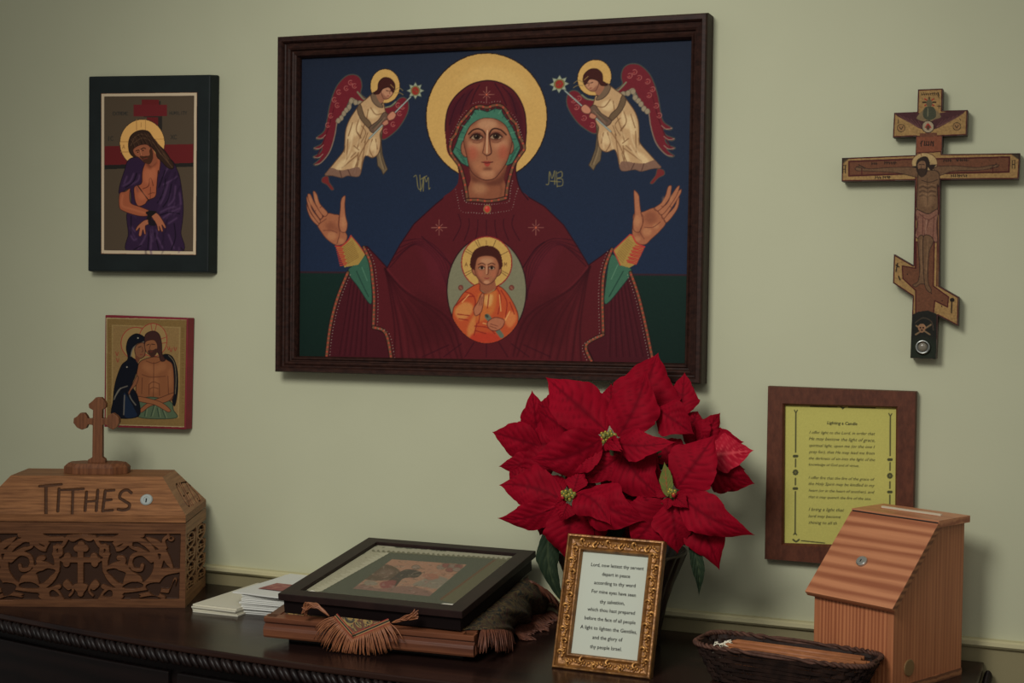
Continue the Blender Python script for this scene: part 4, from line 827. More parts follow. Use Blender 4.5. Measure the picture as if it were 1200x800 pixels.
for a, b in zip(path[:-1], path[1:]):
    acc += (b-a).length
    if acc >= step:
        acc -= step; d = (b-a).normalized(); o = Vector((d.y, -d.x, 0)); d = d if d.length else Vector((1, 0, 0))
        M = Matrix.Translation(b+o*.001) @ Matrix((( d.x, o.x, 0, 0), (d.y, o.y, 0, 0), (0, 0, 1, 0), (0, 0, 0, 1))) @ Matrix.Rotation(math.radians(-38), 4, 'Y')
        rp.ball((0, 0, 0), 1, 6, (.0062, .0075, .0155), M)
rp.build('rope_carving', m_rope, dr, smooth=True, kind='stuff')
for z0, z1 in ((.70, .845), (.50, .68), (.28, .48)):
    for k in range(3):
        xa, xb = DX0+.07+k*.655, DX0+.07+(k+1)*.655-.02
        xs = np.linspace(xa, xb, 14)
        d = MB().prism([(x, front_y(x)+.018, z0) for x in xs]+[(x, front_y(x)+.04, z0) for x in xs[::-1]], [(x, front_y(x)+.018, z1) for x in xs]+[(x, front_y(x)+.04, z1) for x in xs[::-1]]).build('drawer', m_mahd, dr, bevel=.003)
for x in (DX0+.07, DX1-.07):
    for y in (-.08, front_y(x)+.07):
        MB().lathe([(.022, 0), (.03, .02), (.026, .06), (.034, .1)], 14, Matrix.Translation((x, y, 0))).build('foot', m_mahd, dr, smooth=True)
# ------------------------------------------------------------------ pictures on the wall
m_paint = paintmat('icon_paint', .6, .07)
m_paintm = paintmat('matt_paint', .8, .1)
def wq(px, y): return [tuple(p) for p in on_y(px, y)]          # TL TR BR BL in, same order out
def xz(P): return [(p[0], p[2]) for p in P]
def base_of(P, y): return (float(np.mean([p[0] for p in P])), y, float(min(p[2] for p in P)))

# large framed painting
O = wq([(324, 42.5), (829, 14), (821, 450.5), (321, 435.6)], -.05); I = wq([(353, 68.5), (811, 46.5), (803, 425.5), (350, 417)], -.02)
big = thing('framed_painting', 'large dark-framed painting of a robed woman with raised hands and two small angels', 'painting', base_of(O, -.02))
m_frame = wood('frame_walnut', (22, 13, 11), (48, 28, 22), 'X', 16, .5, rough=.5, spec=.14, rings=.0)
prof = [(0, -.002), (0, -.042), (.03, -.047), (.08, -.05), (.26, -.05), (.31, -.047), (.36, -.041), (.42, -.04), (.56, -.043), (.66, -.04), (.7, -.034), (.76, -.033), (.84, -.036), (.92, -.034), (.97, -.028), (1.0, -.024), (1.0, -.012)]
ring_frame(xz(O), xz(I), prof).build('frame', m_frame, big)
back = [(x, -.004, z) for x, z in xz(O)]; bk2 = [(x, -.012, z) for x, z in xz(O)]
MB().hexa([lerp(p, lerp(back[0], back[2], .5), .02) for p in back], [lerp(p, lerp(bk2[0], bk2[2], .5), .02) for p in bk2]).build('backing_board', mat('backing', (60, 48, 36), .9), big)
Ic = [tuple(lerp(p, np.mean(I, 0), -.01)) for p in I]
painted('painting', [(p[0], -.0165, p[2]) for p in (Ic[3], Ic[2], Ic[1], Ic[0])], paint_large(), big, m_paint, .72)

# panel icon with a black surround
O = wq([(104, 89.5), (246.5, 87.5), (244, 319), (103, 317.5)], -.03)
ic = thing('panel_icon', 'black-edged panel icon of a bound man in a purple robe, upper left of the wall', 'icon', base_of(O, -.015))
m_black = mat('black_board', (19, 26, 26), .5, spec=.25, bump=(60, .1), var=((14, 20, 20), 20))
b4 = [(p[0], -.003, p[2]) for p in O]
cx = np.mean([p[0] for p in O]); cz = np.mean([p[2] for p in O])
MB().hexa([(p[0]+(p[0]-cx)*.035, -.003, p[2]+(p[2]-cz)*.012) for p in O], O).build('panel', m_black, ic, bevel=.003)
Q = [tuple(p) for p in on_y([(118.2, 297.6), (230.1, 299), (231.3, 107.9), (118.2, 109.2)], -.0306)]
painted('painted_print', Q, paint_purple(), ic, m_paint, .5)

# red edged icon
O = wq([(123.3, 369), (220.2, 372.5), (217.5, 503), (122, 500)], -.028)
ic2 = thing('panel_icon', 'small red-edged gilt icon of a woman in dark blue leaning against a bare-chested man', 'icon', base_of(O, -.014))
MB().hexa([(p[0], -.003, p[2]) for p in O], O).build('panel', mat('red_board', (108, 22, 34), .5, spec=.4, var=((96, 18, 30), 30)), ic2, bevel=.0015)
Q = [tuple(p) for p in on_y([(123.6, 498.4), (216, 501), (218.6, 374.6), (124.4, 371.2)], -.0285)]
painted('painted_panel', Q, paint_red(), ic2, m_paint, .45)

# wall cross
YC = -.032
out = cross_outline(); P = on_y(out, YC)
cr = thing('wall_cross', 'painted and gilt three-barred wooden cross hung on the wall at the right', 'cross', (float(P[:, 0].mean()), -.016, float(P[:, 2].min())))
MB().prism([tuple(p) for p in P], [(p[0], -.005, p[2]) for p in P]).build('board', mat('cross_edge', (58, 36, 26), .6, var=((44, 26, 22), 40)), cr)
cc = paint_cross()
xs = np.arange(982, 1198, .6); ys = np.arange(100, 426, .6)
X, Y = np.meshgrid(xs, ys); gp = np.stack([X.ravel(), Y.ravel()], 1)
def inside(pts, poly):
    r = np.zeros(len(pts), bool); poly = np.asarray(poly); q = np.roll(poly, -1, 0)
    for (xa, ya), (xb, yb) in zip(poly, q):
        if ya != yb:
            k = ((ya <= pts[:, 1]) & (pts[:, 1] < yb)) | ((yb <= pts[:, 1]) & (pts[:, 1] < ya))
            r ^= k & (pts[:, 0] < (xb-xa)*(pts[:, 1]-ya)/(yb-ya)+xa)
    return r
ins = inside(gp, out).reshape(X.shape); W3 = on_y(gp, YC-.0004)
nb = len(xs); cells = ins[:-1, :-1] & ins[1:, :-1] & ins[:-1, 1:] & ins[1:, 1:]
fs = [(i*nb+j, i*nb+j+1, (i+1)*nb+j+1, (i+1)*nb+j) for i, j in zip(*np.nonzero(cells))]
used = np.unique(np.array(fs).ravel()); remap = -np.ones(len(gp), int); remap[used] = np.arange(len(used))
col = np.minimum(lin(np.clip(cc.sample(gp[used]), 0, 1)*255)*KALB, .92)
MB().add(W3[used], [tuple(remap[list(f)]) for f in fs]).build('painted_face', m_paint, cr, attr=('paint', col), fixn=False)
m_steel = mat('steel', (120, 122, 118), .3, 1.0)
pc = on_y([(1081.5, 406.5)], YC)[0]
MY = Matrix.Translation(pc) @ Matrix.Rotation(PI/2, 4, 'X')
MB().lathe([(.0085, 0), (.0125, .001), (.0135, .004), (.0115, .0065), (.009, .005), (.0075, .002)], 28, MY).build('metal_ring', m_steel, cr, smooth=True, label='silver metal ring set in the foot of the cross')
MB().lathe([(.0078, 0), (.0078, .003), (.004, .0045), (.0001, .0045)], 20, MY).build('relic_glass', mat('relic', (96, 90, 78), .2, spec=.6), cr, smooth=True)

# prayer in a brown frame
YT = -.024
X0, X1, Z1, Z0 = 1.0433, 1.3122, 1.376+.003, 1.376-.322
ox = [(X0, Z1), (X1, Z1), (X1, Z0), (X0, Z0)]
I = on_y([(920, 474.2), (1050.5, 477.6), (1049, 640), (919, 636)], -.014); ix = [(p[0], p[2]) for p in I]
tf = thing('framed_prayer', 'brown-framed prayer in script on yellow paper, hung behind the slant-topped wooden box', 'frame', ((X0+X1)/2, -.012, Z0))
m_brown = wood('brown_frame', (58, 30, 20), (84, 46, 31), 'Z', 14, .5, spec=.2, rough=.5, rings=.04)
ring_frame(ox, ix, [(0, -.003), (0, -.020), (.04, YT), (.9, YT), (1, -.019), (1, -.010)]).build('frame', m_brown, tf)
MB().box((X0+.006, -.009, Z0+.006), (X1-.006, -.003, Z1-.006)).build('backing_board', mat('backing_grey', (70, 64, 52), .9), tf)
def paint_prayer():
    c = Canvas(912, 466, 1060, 648, (158, 152, 82), 3); c.noise(.02, 5, 2)
    k = lambda *p: crop(880, 440, 3.477, *p)
    INK = (62, 62, 40)
    for x0, x1 in ((183, 180), (568, 565)):
        s = 14 if x0 > 300 else 0
        f = lambda y: x0+(x1-x0)*(y-150)/500
        for a, b in ((150+s, 312+s), (340+s, 372+s), (418+s, 445+s), (472+s, 645)): c.line(k((f(a), a), (f(b), b)), INK, 1.5, False); c.line(k((f(a)+3, a), (f(b)+3, b)), (120, 116, 64), .5, False)
        for y in (328+s, 460+s): c.line(k((f(y)-6, y), (f(y)+6, y)), INK, 3.2, False)
        for q in range(8):
            A = q*PI/4; c.ell(*k((f(394+s)+8*math.cos(A), 394+s+8*math.sin(A)))[0], 1.3, 1.3, INK)
        c.ell(*k((f(394+s), 394+s))[0], 1.4, 1.4, (90, 88, 52))
        c.line(k((f(146+s)-6, 140+s), (f(146+s), 150+s), (f(146+s)+6, 141+s)), INK, 1.2); c.line(k((f(648)-6, 648), (f(648), 640), (f(648)+6, 649)), INK, 1.2)
    c.line(k((243, 124), (350, 127)), INK, 1.6, False); c.line(k((398, 128), (506, 131)), INK, 1.6, False); c.fill(k((362, 126), (374, 138), (386, 128)), INK, False)
    c.line(k((172, 668), (184, 676), (196, 668)), INK, 2); c.line(k((205, 672), (300, 682)), INK, 1.3, False)
    return c
painted('paper', [tuple(p) for p in on_y([(917, 639), (1052, 643), (1053, 475), (918, 472)], -.0125)], paint_prayer(), tf, m_paintm, .6)
lt = MB(); K = lambda x, y: on_y([crop(880, 440, 3.477, (x, y))[0]], -.0130)[0]
rows = [('Lighting a Candle', 310, 197, 433, 202, .2), ('I offer light to the Lord, in order that', 238, 236, 506, 242, .35), ('He may bestow the light of grace,', 236, 262, 505, 270, .35),
        ('spiritual light, upon me (or the one I', 236, 289, 505, 296, .35), ('pray for), that He may lead me from', 236, 315, 504, 322, .35), ('the darkness of sin into the light of the', 236, 341, 505, 348, .35), ('knowledge of God and of virtue.', 235, 366, 440, 372, .35),
        ('I offer fire that the fire of the grace of', 235, 420, 504, 428, .35), ('the Holy Spirit may be kindled in my', 235, 445, 504, 453, .35), ('heart (or in the heart of another), and', 235, 472, 503, 480, .35), ('that it may quench the fire of the sins.', 235, 498, 490, 507, .35),
        ('I bring a light that', 235, 550, 380, 554, .35), ('lord may become', 234, 577, 365, 581, .35), ('shining to all th', 234, 603, 350, 607, .35)]
for t, xa, ya, xb, yb, sh in rows: text_run(lt, t, K(xa, ya), K(xb, yb), (0, 0, 1), (0, -1, 0), shear=sh, weight=-.006 if sh > .3 else .01)
lt.build('lettering', mat('ink_green', (52, 54, 34), .8), tf, label='handwriting-style prayer headed Lighting a Candle')
# ------------------------------------------------------------------ things standing on the dresser
# offering box
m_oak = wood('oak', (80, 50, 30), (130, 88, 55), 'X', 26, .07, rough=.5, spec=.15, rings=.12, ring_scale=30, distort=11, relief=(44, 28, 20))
m_oakf = wood('oak_front_shaded', (62, 38, 24), (98, 64, 41), 'X', 26, .07, rough=.5, spec=.15, rings=.12, ring_scale=30, distort=11, relief=(46, 29, 20))  # same oak darkened: the dimmer light on the front put in its colour
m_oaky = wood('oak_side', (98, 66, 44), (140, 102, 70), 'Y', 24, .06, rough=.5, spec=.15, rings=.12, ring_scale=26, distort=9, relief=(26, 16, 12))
m_oakc = wood('oak_plain', (80, 50, 30), (128, 86, 54), 'X', 26, .07, rough=.5, spec=.15, rings=.12, ring_scale=30, distort=11)
TR_ = math.radians(23); TL_ = (-.0899, -.2391, TOPZ)
tb = thing('offering_box', 'carved oak offering box marked TITHES with hipped lid, left on the dresser', 'box', TL_, TR_)
TM = Matrix.Translation(TL_) @ Matrix.Rotation(TR_, 4, 'Z')
TW, TD, TH, TB, TT = .425, .222, .1715, .188, .259
def paint_fret():
    c = Canvas(-60, 600, 225, 720, (255, 255, 255), 4); k = lambda *p: crop(0, 600, 4.8, *p)
    K0, K1 = (0, 0, 0), (255, 255, 255)
    c.fill(k((-90, 122), (1015, 124), (1005, 488), (-90, 492)), K0, False)
    def both(fn):
        fn(lambda *p: k(*p)); fn(lambda *p: k(*[(910-x, y) for x, y in p]))
    def half(q):
        # ring and its scrolls
        th = np.linspace(0, 2*PI, 30); c.line(q(*[(735+146*math.cos(t), 292+140*math.sin(t)) for t in th]), K1, 7.4, False)
        c.line(q((590, 330), (640, 300), (690, 285), (690, 262), (668, 258)), K1, 6.4); c.line(q((730, 300), (745, 250), (800, 235), (850, 275)), K1, 5.5)
        c.line(q((735, 290), (750, 320), (790, 325), (800, 300)), K1, 5); c.fill(q((640, 320), (700, 290), (740, 330), (790, 360), (800, 400), (740, 380), (700, 340)), K1)
        c.fill(q((690, 420), (715, 330), (745, 360), (770, 400), (760, 440)), K1); c.line(q((720, 330), (725, 390), (690, 420)), K1, 4)
        c.line(q((600, 200), (660, 210), (700, 190), (735, 150), (700, 140)), K1, 6); c.ell(*q((742, 145))[0], 3.6, 3.4, K1); c.line(q((742, 150), (735, 190), (790, 215), (860, 250)), K1, 5.4)
        c.fill(q((820, 140), (900, 165), (950, 240), (975, 320), (930, 290), (900, 220), (850, 180)), K1); c.line(q((930, 200), (920, 160), (945, 135)), K1, 4.6); c.ell(*q((962, 152))[0], 3.8, 3.2, K1); c.ell(*q((962, 148))[0], 1.4, 1.3, K0)
        c.line(q((860, 260), (880, 225), (915, 235), (900, 300), (880, 360), (850, 400)), K1, 5.2); c.fill(q((900, 320), (1010, 320), (1010, 340), (930, 360), (880, 420), (860, 400)), K1)
        c.line(q((900, 440), (960, 440), (985, 380)), K1, 5); c.line(q((580, 420), (640, 440), (720, 440), (830, 425)), K1, 6); c.fill(q((560, 470), (600, 430), (690, 450), (680, 490), (560, 495)), K1); c.line(q((790, 470), (860, 460), (920, 480)), K1, 5)
        c.line(q((560, 150), (640, 150), (700, 128), (800, 130)), K1, 6); c.line(q((530, 140), (560, 190), (590, 190)), K1, 5); c.fill(q((600, 270), (640, 180), (630, 260), (650, 330), (690, 400), (620, 360)), K1, alpha=0)
        c.fill(q((520, 390), (540, 380), (560, 410), (530, 440), (510, 430)), K1); c.line(q((520, 400), (500, 440), (520, 470)), K1, 3.4)
        c.fill(q((560, 200), (585, 190), (580, 250), (556, 240)), K1)
        # cut leaf shapes inside the ring
        c.fill(q((615, 180), (625, 170), (650, 215), (640, 245), (618, 230)), K0); c.fill(q((600, 330), (650, 320), (680, 350), (675, 400), (640, 370)), K0); c.fill(q((690, 420), (740, 395), (800, 405), (790, 425), (720, 430)), K0)
        c.fill(q((760, 170), (790, 180), (770, 195), (745, 190)), K0); c.fill(q((820, 420), (850, 400), (905, 405), (890, 470), (850, 460)), K0); c.fill(q((945, 470), (985, 380), (975, 480)), K0); c.fill(q((580, 470), (610, 440), (630, 450), (625, 475)), K0); c.fill(q((690, 462), (730, 462), (790, 470), (760, 480), (710, 478)), K0)
    both(half)
    c.line(k((452, 190), (452, 460)), K1, 7.6, False); c.line(k((355, 270), (552, 270)), K1, 6.6, False)
    for x, y in ((455, 182), (368, 270), (540, 270), (432, 205), (478, 205), (372, 290), (532, 290), (378, 250), (528, 250), (455, 430)): c.ell(*k((x, y))[0], 4.4, 4.4, K1)
    c.fill(k((410, 415), (450, 400), (495, 415), (452, 470)), K1); c.fill(k((385, 128), (520, 128), (520, 160), (490, 165), (455, 150), (415, 168), (388, 160)), K1)
    c.line(k((340, 270), (570, 270)), K1, 3, False)
    c.a = np.clip(boxblur(c.a[..., 0], 1)[..., None].repeat(3, 2), 0, 1)
    return c
def paint_side():
    c = Canvas(212, 575, 255, 720, (255, 255, 255), 8); k = lambda *p: crop(0, 600, 4.8, *p)
    c.fill(k((1052, 125), (1165, 35), (1165, 350), (1050, 440)), (0, 0, 0), False)
    rs = np.random.RandomState(3); K1 = (255, 255, 255)
    for j in range(4):
        for i in range(2):
            x = 1075+i*56; y = 150+j*82-i*44
            c.line(k((x-20, y+30), (x-14, y-20), (x+10, y-40), (x+20, y-8), (x+2, y+8), (x-4, y-10)), K1, 1.7); c.line(k((x+24, y-40), (x+18, y+14), (x-6, y+44), (x-18, y+24), (x-2, y+12)), K1, 1.7); c.line(k((x-24, y+4), (x+24, y-16)), K1, 1.2)
    c.line(k((1108, 80), (1106, 400)), K1, 1.5, False)
    return c
def paint_word():
    c = Canvas(-60, 545, 225, 612, (255, 255, 255), 4); k = lambda *p: crop(0, 460, 4.8, *p); K0 = (0, 0, 0)
    for l, w in (([(222, 524), (345, 514)], 2.6), ([(258, 522), (258, 690)], 3.4), ([(332, 540), (325, 665)], 3.2), ([(345, 546), (470, 540)], 2.6), ([(410, 545), (405, 688)], 3), ([(487, 558), (478, 662)], 3.2), ([(550, 548), (541, 662)], 3.2), ([(484, 612), (545, 606)], 2.6),
                 ([(592, 550), (577, 664)], 3.2), ([(592, 551), (642, 547)], 2.8), ([(585, 606), (626, 601)], 2.6), ([(577, 664), (633, 660)], 2.8), ([(738, 562), (715, 546), (685, 556), (673, 588), (700, 608), (727, 626), (722, 650), (692, 660), (665, 655)], 3.2)):
        c.line(k(*l), K0, w, len(l) > 3)
    c.a = np.clip(c.a, .12, 1)
    for q, w, al in (([(215, 530), (350, 520)], 7, .25), ([(260, 530), (262, 700)], 9, .3), ([(410, 560), (405, 690)], 8, .22), ([(20, 700), (400, 705)], 5, .25)): c.line(k(*q), (70, 70, 70), w, False, alpha=al, blur=5)
    c.a = c.a[..., :1].repeat(3, 2); return c
def paint_gifts():
    c = Canvas(188, 540, 250, 615, (255, 255, 255), 8)
    g = lambda t, h: crop(164, 540, 4.574, (258+70*t+h*(-70+14*t), 247-37*t+h*(-125+23*t)))[0]
    for ch, a, b in (('G', 0, .2), ('I', .25, .33), ('F', .40, .54), ('T', .58, .77), ('S', .83, 1.0)):
        for st in STROKES[ch]: c.line([g(a+(b-a)*x, y) for x, y in st], (0, 0, 0), 1.35, len(st) > 4)
    return c
MB().box((-TW+.003, .008, 0), (-.008, TD-.003, TH-.002)).build('ground_board', mat('dark_ground', (24, 15, 11), .8), tb, local=True)
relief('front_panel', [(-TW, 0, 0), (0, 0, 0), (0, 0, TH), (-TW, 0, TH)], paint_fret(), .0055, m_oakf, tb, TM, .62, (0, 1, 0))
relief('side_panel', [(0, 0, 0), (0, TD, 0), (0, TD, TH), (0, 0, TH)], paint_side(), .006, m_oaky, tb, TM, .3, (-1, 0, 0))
MB().box((-TW, .006, .0), (-TW+.008, TD, TH)).build('side_panel', m_oaky, tb, local=True)
MB().box((-TW+.008, TD-.008, 0), (-.008, TD, TH)).build('back_panel', m_oakc, tb, local=True)
ld = MB(); g = .0015
IX, IY = .058, .052
low = [(-TW, 0), (0, 0), (0, TD), (-TW, TD)]; top = [(-TW+IX, IY), (-IX, IY), (-IX, TD-IY), (-TW+IX, TD-IY)]
lid = MB(); e = .004
lid.add([(x, y, TH+g) for x, y in low]+[(x, y, TB) for x, y in low], [(3, 2, 1, 0), (0, 1, 5, 4), (1, 2, 6, 5), (2, 3, 7, 6), (3, 0, 4, 7)])
lid.add([(x, y, TT) for x, y in top]+[(x, y, TB) for x, y in low], [(0, 1, 2, 3), (2, 3, 7, 6), (3, 0, 4, 7)])
lo = lid.build('lid', m_oakc, tb, local=True)
def slope(q, canvas, name, m, inw, st=.5):
    o = relief(name, q, canvas, .0035, m, lo, TM, st, inw); return o
nf = Vector((0, TT-TB, -IY)).normalized()
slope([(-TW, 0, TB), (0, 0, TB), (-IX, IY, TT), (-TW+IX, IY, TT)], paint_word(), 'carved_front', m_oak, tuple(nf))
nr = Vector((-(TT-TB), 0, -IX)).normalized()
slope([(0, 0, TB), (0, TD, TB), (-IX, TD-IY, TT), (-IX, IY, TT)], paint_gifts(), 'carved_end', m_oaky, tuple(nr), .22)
MI = TM.inverted()
lp0 = TM @ Vector((0, 0, TB)); ln = (TM.to_3x3() @ Vector((0, -(TT-TB), IY))).normalized()
lc = MI @ Vector(on_plane([(171.8, 585.6)], lp0, ln)[0]); q = (MI.to_3x3() @ ln).to_track_quat('Z', 'Y').to_matrix().to_4x4()
lk = MB().lathe([(.0125, -.001), (.0125, .002), (.0105, .0035), (.006, .0035), (.0055, .0028), (.0001, .0028)], 26, Matrix.Translation(lc) @ q).build('lock', mat('lock_face', (140, 146, 142), .35, .4), tb, local=True, smooth=False, label='round steel lock')
MB().box((-.0012, -.0075, .0028), (.0012, .002, .0038), Matrix.Translation(lc) @ q).build('keyhole', mat('black_hole', (6, 6, 6), .8), lk, local=True)

# small cross on the offering box
m_cr = wood('cross_oak', (74, 44, 28), (106, 67, 43), 'Z', 24, .08, rough=.5, spec=.15, rings=.12, ring_scale=40, distort=8)
CPt = MI @ Vector(on_z([(114.5, 549.5)], TOPZ+TT)[0]); cw = TM @ Vector((CPt.x, TD/2, TT))
cxr = thing('standing_cross', 'small wooden cross with trefoil ends on a plinth, standing on the oak offering box', 'cross', tuple(cw), TR_)
CM_ = Matrix.Translation(cw) @ Matrix.Rotation(TR_, 4, 'Z'); CI = CM_.inverted(); cn = CM_.to_3x3() @ Vector((0, 1, 0))
ol = crop(0, 460, 4.8, (498, 392), (500, 374), (524, 360), (526, 180), (500, 176), (490, 198), (466, 207), (438, 194), (418, 168), (420, 142), (438, 132), (456, 112), (480, 112), (494, 130), (500, 144), (526, 142), (528, 96), (506, 84), (503, 62), (524, 46), (544, 25), (574, 25), (592, 44), (602, 62), (600, 82), (580, 94), (579, 142), (604, 144), (612, 126), (640, 112), (662, 128), (674, 142), (676, 166), (660, 194), (640, 206), (614, 194), (604, 178), (580, 180), (580, 360), (597, 374), (598, 392))
pl = [CI @ Vector(p) for p in on_plane(ol, cw, cn)]; zb = min(p.z for p in pl)
PH = .0185
MB().prism([(p.x, -.008, p.z) for p in pl], [(p.x, .008, p.z) for p in pl]).build('cross', m_cr, cxr, local=True, bevel=.0012)
xa = pl[0].x; xb = pl[-1].x; w2 = .066; xm = (xa+xb)/2
oct_ = lambda s, z: [(xm+sx*s*w2, sy*s*.034, z) for sx, sy in ((-.62, -1), (.62, -1), (1, -.4), (1, .4), (.62, 1), (-.62, 1), (-1, .4), (-1, -.4))]
zt = max(.012, zb+.001)
MB().prism(oct_(1, 0), oct_(1, zt*.62)).prism(oct_(1, zt*.62), oct_(.86, zt)).build('plinth', m_cr, cxr, local=True, bevel=.001)

# papers
m_env = mat('envelope_paper', (176, 172, 155), .8, spec=.1); m_leaf = mat('leaflet_paper', (178, 178, 172), .7, spec=.25)
def sheet(name, w, d, h, curl, m):
    nx, ny = 8, 10; top, bot = [], []
    mb = MB(); f = lambda i, j: (w*i/nx, d*j/ny, curl*((1-j/ny)**2)*(.6+.4*math.sin(i*.9)))
    T = [[Vector(f(i, j))+Vector((0, 0, h)) for j in range(ny+1)] for i in range(nx+1)]; B = [[Vector(f(i, j)) for j in range(ny+1)] for i in range(nx+1)]
    a = MB().grid([[tuple(p) for p in r] for r in T]); a.grid([[tuple(p) for p in r[::-1]] for r in B])
    rim = [(i, 0) for i in range(nx+1)]+[(nx, j) for j in range(1, ny+1)]+[(i, ny) for i in range(nx-1, -1, -1)]+[(0, j) for j in range(ny-1, 0, -1)]
    n = len(rim); a.add([T[i][j] for i, j in rim]+[B[i][j] for i, j in rim], [(k, (k+1) % n, n+(k+1) % n, n+k) for k in range(n)])
    return a
for k in range(5):
    en = thing('envelope', 'white envelope lying in the low pile left of the leaflet stack' if k < 4 else 'topmost white envelope of the low pile beside the oak box', 'envelope', (-.058+rnd.uniform(-.003, .004)+.0012*(4-k), -.262+rnd.uniform(-.005, .004), TOPZ+.0003+.0030*k), math.radians(rnd.uniform(-1.8, 2.0)), 'white envelopes')
    sheet('s', .104, .235, .0026, 0, m_env).build('envelope_body', m_env, en, local=True)
    MB().add([(.002, .002, .0028), (.102, .002, .0028), (.052, .09, .0029)], [(0, 1, 2)]).build('flap', m_env, en, local=True)
zz = TOPZ+.0004
for k in range(12):
    h = (.0042, .0036, .003, .0044, .0032)[k % 5]; topm = k == 11
    lf = thing('leaflet', 'white leaflet in the tall stack beside the black shadow box' if not topm else 'topmost white leaflet with a dark red picture, on the tall stack', 'leaflet', (.041+rnd.uniform(-.003, .003) if not topm else .022, -.236+rnd.uniform(-.007, .003) if not topm else -.240, zz), math.radians(5+rnd.uniform(-2, 2)) if not topm else math.radians(-2), 'leaflet stack')
    sheet('s', .14, .213, h*.74, .0 if not topm else .0012, m_leaf).build('folded_sheets', m_leaf, lf, local=True)
    if topm:
        MB().add([(.03, .045, h*.74+.0022), (.125, .045, h*.74+.0022), (.125, .115, h*.74+.0004), (.03, .115, h*.74+.0004)], [(0, 1, 2, 3)]).build('printed_picture', mat('print_red', (104, 40, 46), .6, var=((140, 92, 80), 60)), lf, local=True)
        MB().box((.095, .185, h*.74), (.112, .195, h*.74+.0002)).build('printed_title', mat('print_ink', (50, 50, 54), .7), lf, local=True)
    zz += h*.74+.0008
print('leaf top', zz-TOPZ)
# ------------------------------------------------------------------ slanted stand, fringed cloth and shadow box
m_bk = mat('black_lacquer', (34, 22, 20), .45, spec=.18, bump=(40, .05), var=((26, 17, 16), 30))
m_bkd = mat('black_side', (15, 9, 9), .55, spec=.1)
def basis(o, yaw, tilt, roll=0):
    return Matrix.Translation(o) @ Matrix.Rotation(yaw, 4, 'Z') @ Matrix.Rotation(tilt, 4, 'X') @ Matrix.Rotation(-roll, 4, 'Y')
# stand
SO = (.2135, -.4325, TOPZ+.0500); SM = basis(SO, math.radians(3.2), math.radians(7.2)); SW, SD = .402, .315
st = thing('slanted_stand', 'low slanted stand of moulded brown wood under the black shadow box', 'stand', (SO[0]+.2, SO[1]+.16, TOPZ))
m_std = wood('stand_wood', (72, 40, 27), (104, 62, 40), 'X', 14, .05, rough=.42)
m_stdy = wood('stand_wood_side', (62, 34, 24), (92, 54, 36), 'Y', 14, .05, rough=.42)
bead = [(0, 0), (0, -.009), (.004, -.011), (.004, -.013), (-.003, -.017), (-.005, -.022), (-.005, -.033), (-.003, -.037), (.006, -.038), (.02, -.038), (.02, 0)]
MB().prism([tuple(SM @ Vector((-.003, y, z))) for y, z in bead], [tuple(SM @ Vector((SW+.003, y, z))) for y, z in bead]).build('front_moulding', m_std, st, bevel=.0008)
for x0, s in ((0, 1), (SW, -1)):
    MB().prism([tuple(SM @ Vector((x0+s*y, .004, z))) for y, z in bead], [tuple(SM @ Vector((x0+s*y, SD, z))) for y, z in bead]).build('side_moulding', m_stdy, st, bevel=.0008)
MB().box((.015, .015, -.012), (SW-.015, SD, -.002), SM).build('shelf_board', m_stdy, st)
q_ = [SM @ Vector(p) for p in ((.03, .035, -.012), (SW-.03, .035, -.012), (SW-.03, SD-.01, -.012), (.03, SD-.01, -.012))]
MB().hexa([(p.x, p.y, TOPZ) for p in q_], q_).build('plinth', mat('stand_plinth', (24, 15, 12), .6), st)

# shadow box
FO = (.2285, -.4135, TOPZ+.091); FM = basis(FO, math.radians(-.3), math.radians(7.7), math.radians(.25)); FW_, FD = .3685, .3615
sb = thing('shadow_box', 'black glass-topped shadow box holding a small print, lying slanted on the brown stand', 'shadow box', (FO[0]+.18, FO[1]+.18, TOPZ+.054))
lw = .031
def frame_ring(o0, o1, i0, i1, z0, z1):
    mb = MB(); (xa, ya), (xb, yb) = o0, o1; (xc, yc), (xd, yd) = i0, i1
    o = [(xa, ya), (xb, ya), (xb, yb), (xa, yb)]; i = [(xc, yc), (xd, yc), (xd, yd), (xc, yd)]
    vs = [(x, y, z) for z in (z1, z0) for x, y in o]+[(x, y, z) for z in (z1, z0) for x, y in i]; fs = []
    for k in range(4):
        n = (k+1) % 4; fs += [(k, n, 8+n, 8+k), (4+n, 4+k, 12+k, 12+n), (n, k, 4+k, 4+n), (8+k, 8+n, 12+n, 12+k)]
    return mb.add(vs, fs)
a = frame_ring((0, 0), (FW_, FD), (lw, lw*.92), (FW_-lw, FD-lw*.8), -.013, 0); a.v = [tuple(FM @ Vector(v)) for v in a.v]; a.build('lid_frame', m_bk, sb, bevel=.0012)
a = frame_ring((.007, .007), (FW_-.007, FD-.007), (.02, .02), (FW_-.02, FD-.02), -.0385, -.0132); a.v = [tuple(FM @ Vector(v)) for v in a.v]; a.build('box_sides', m_bkd, sb, bevel=.001)
MB().box((.018, .018, -.0385), (FW_-.018, FD-.018, -.034), FM).build('bottom_board', m_bkd, sb)
g = bpy.data.materials.new('glass_pane'); g.use_nodes = True; nt = g.node_tree; nt.nodes.remove(nt.nodes['Principled BSDF'])
t_ = nt.nodes.new('ShaderNodeBsdfTransparent'); gl = nt.nodes.new('ShaderNodeBsdfGlossy'); gl.inputs['Roughness'].default_value = .04; fr = nt.nodes.new('ShaderNodeFresnel'); fr.inputs['IOR'].default_value = 1.45; mx = nt.nodes.new('ShaderNodeMixShader')
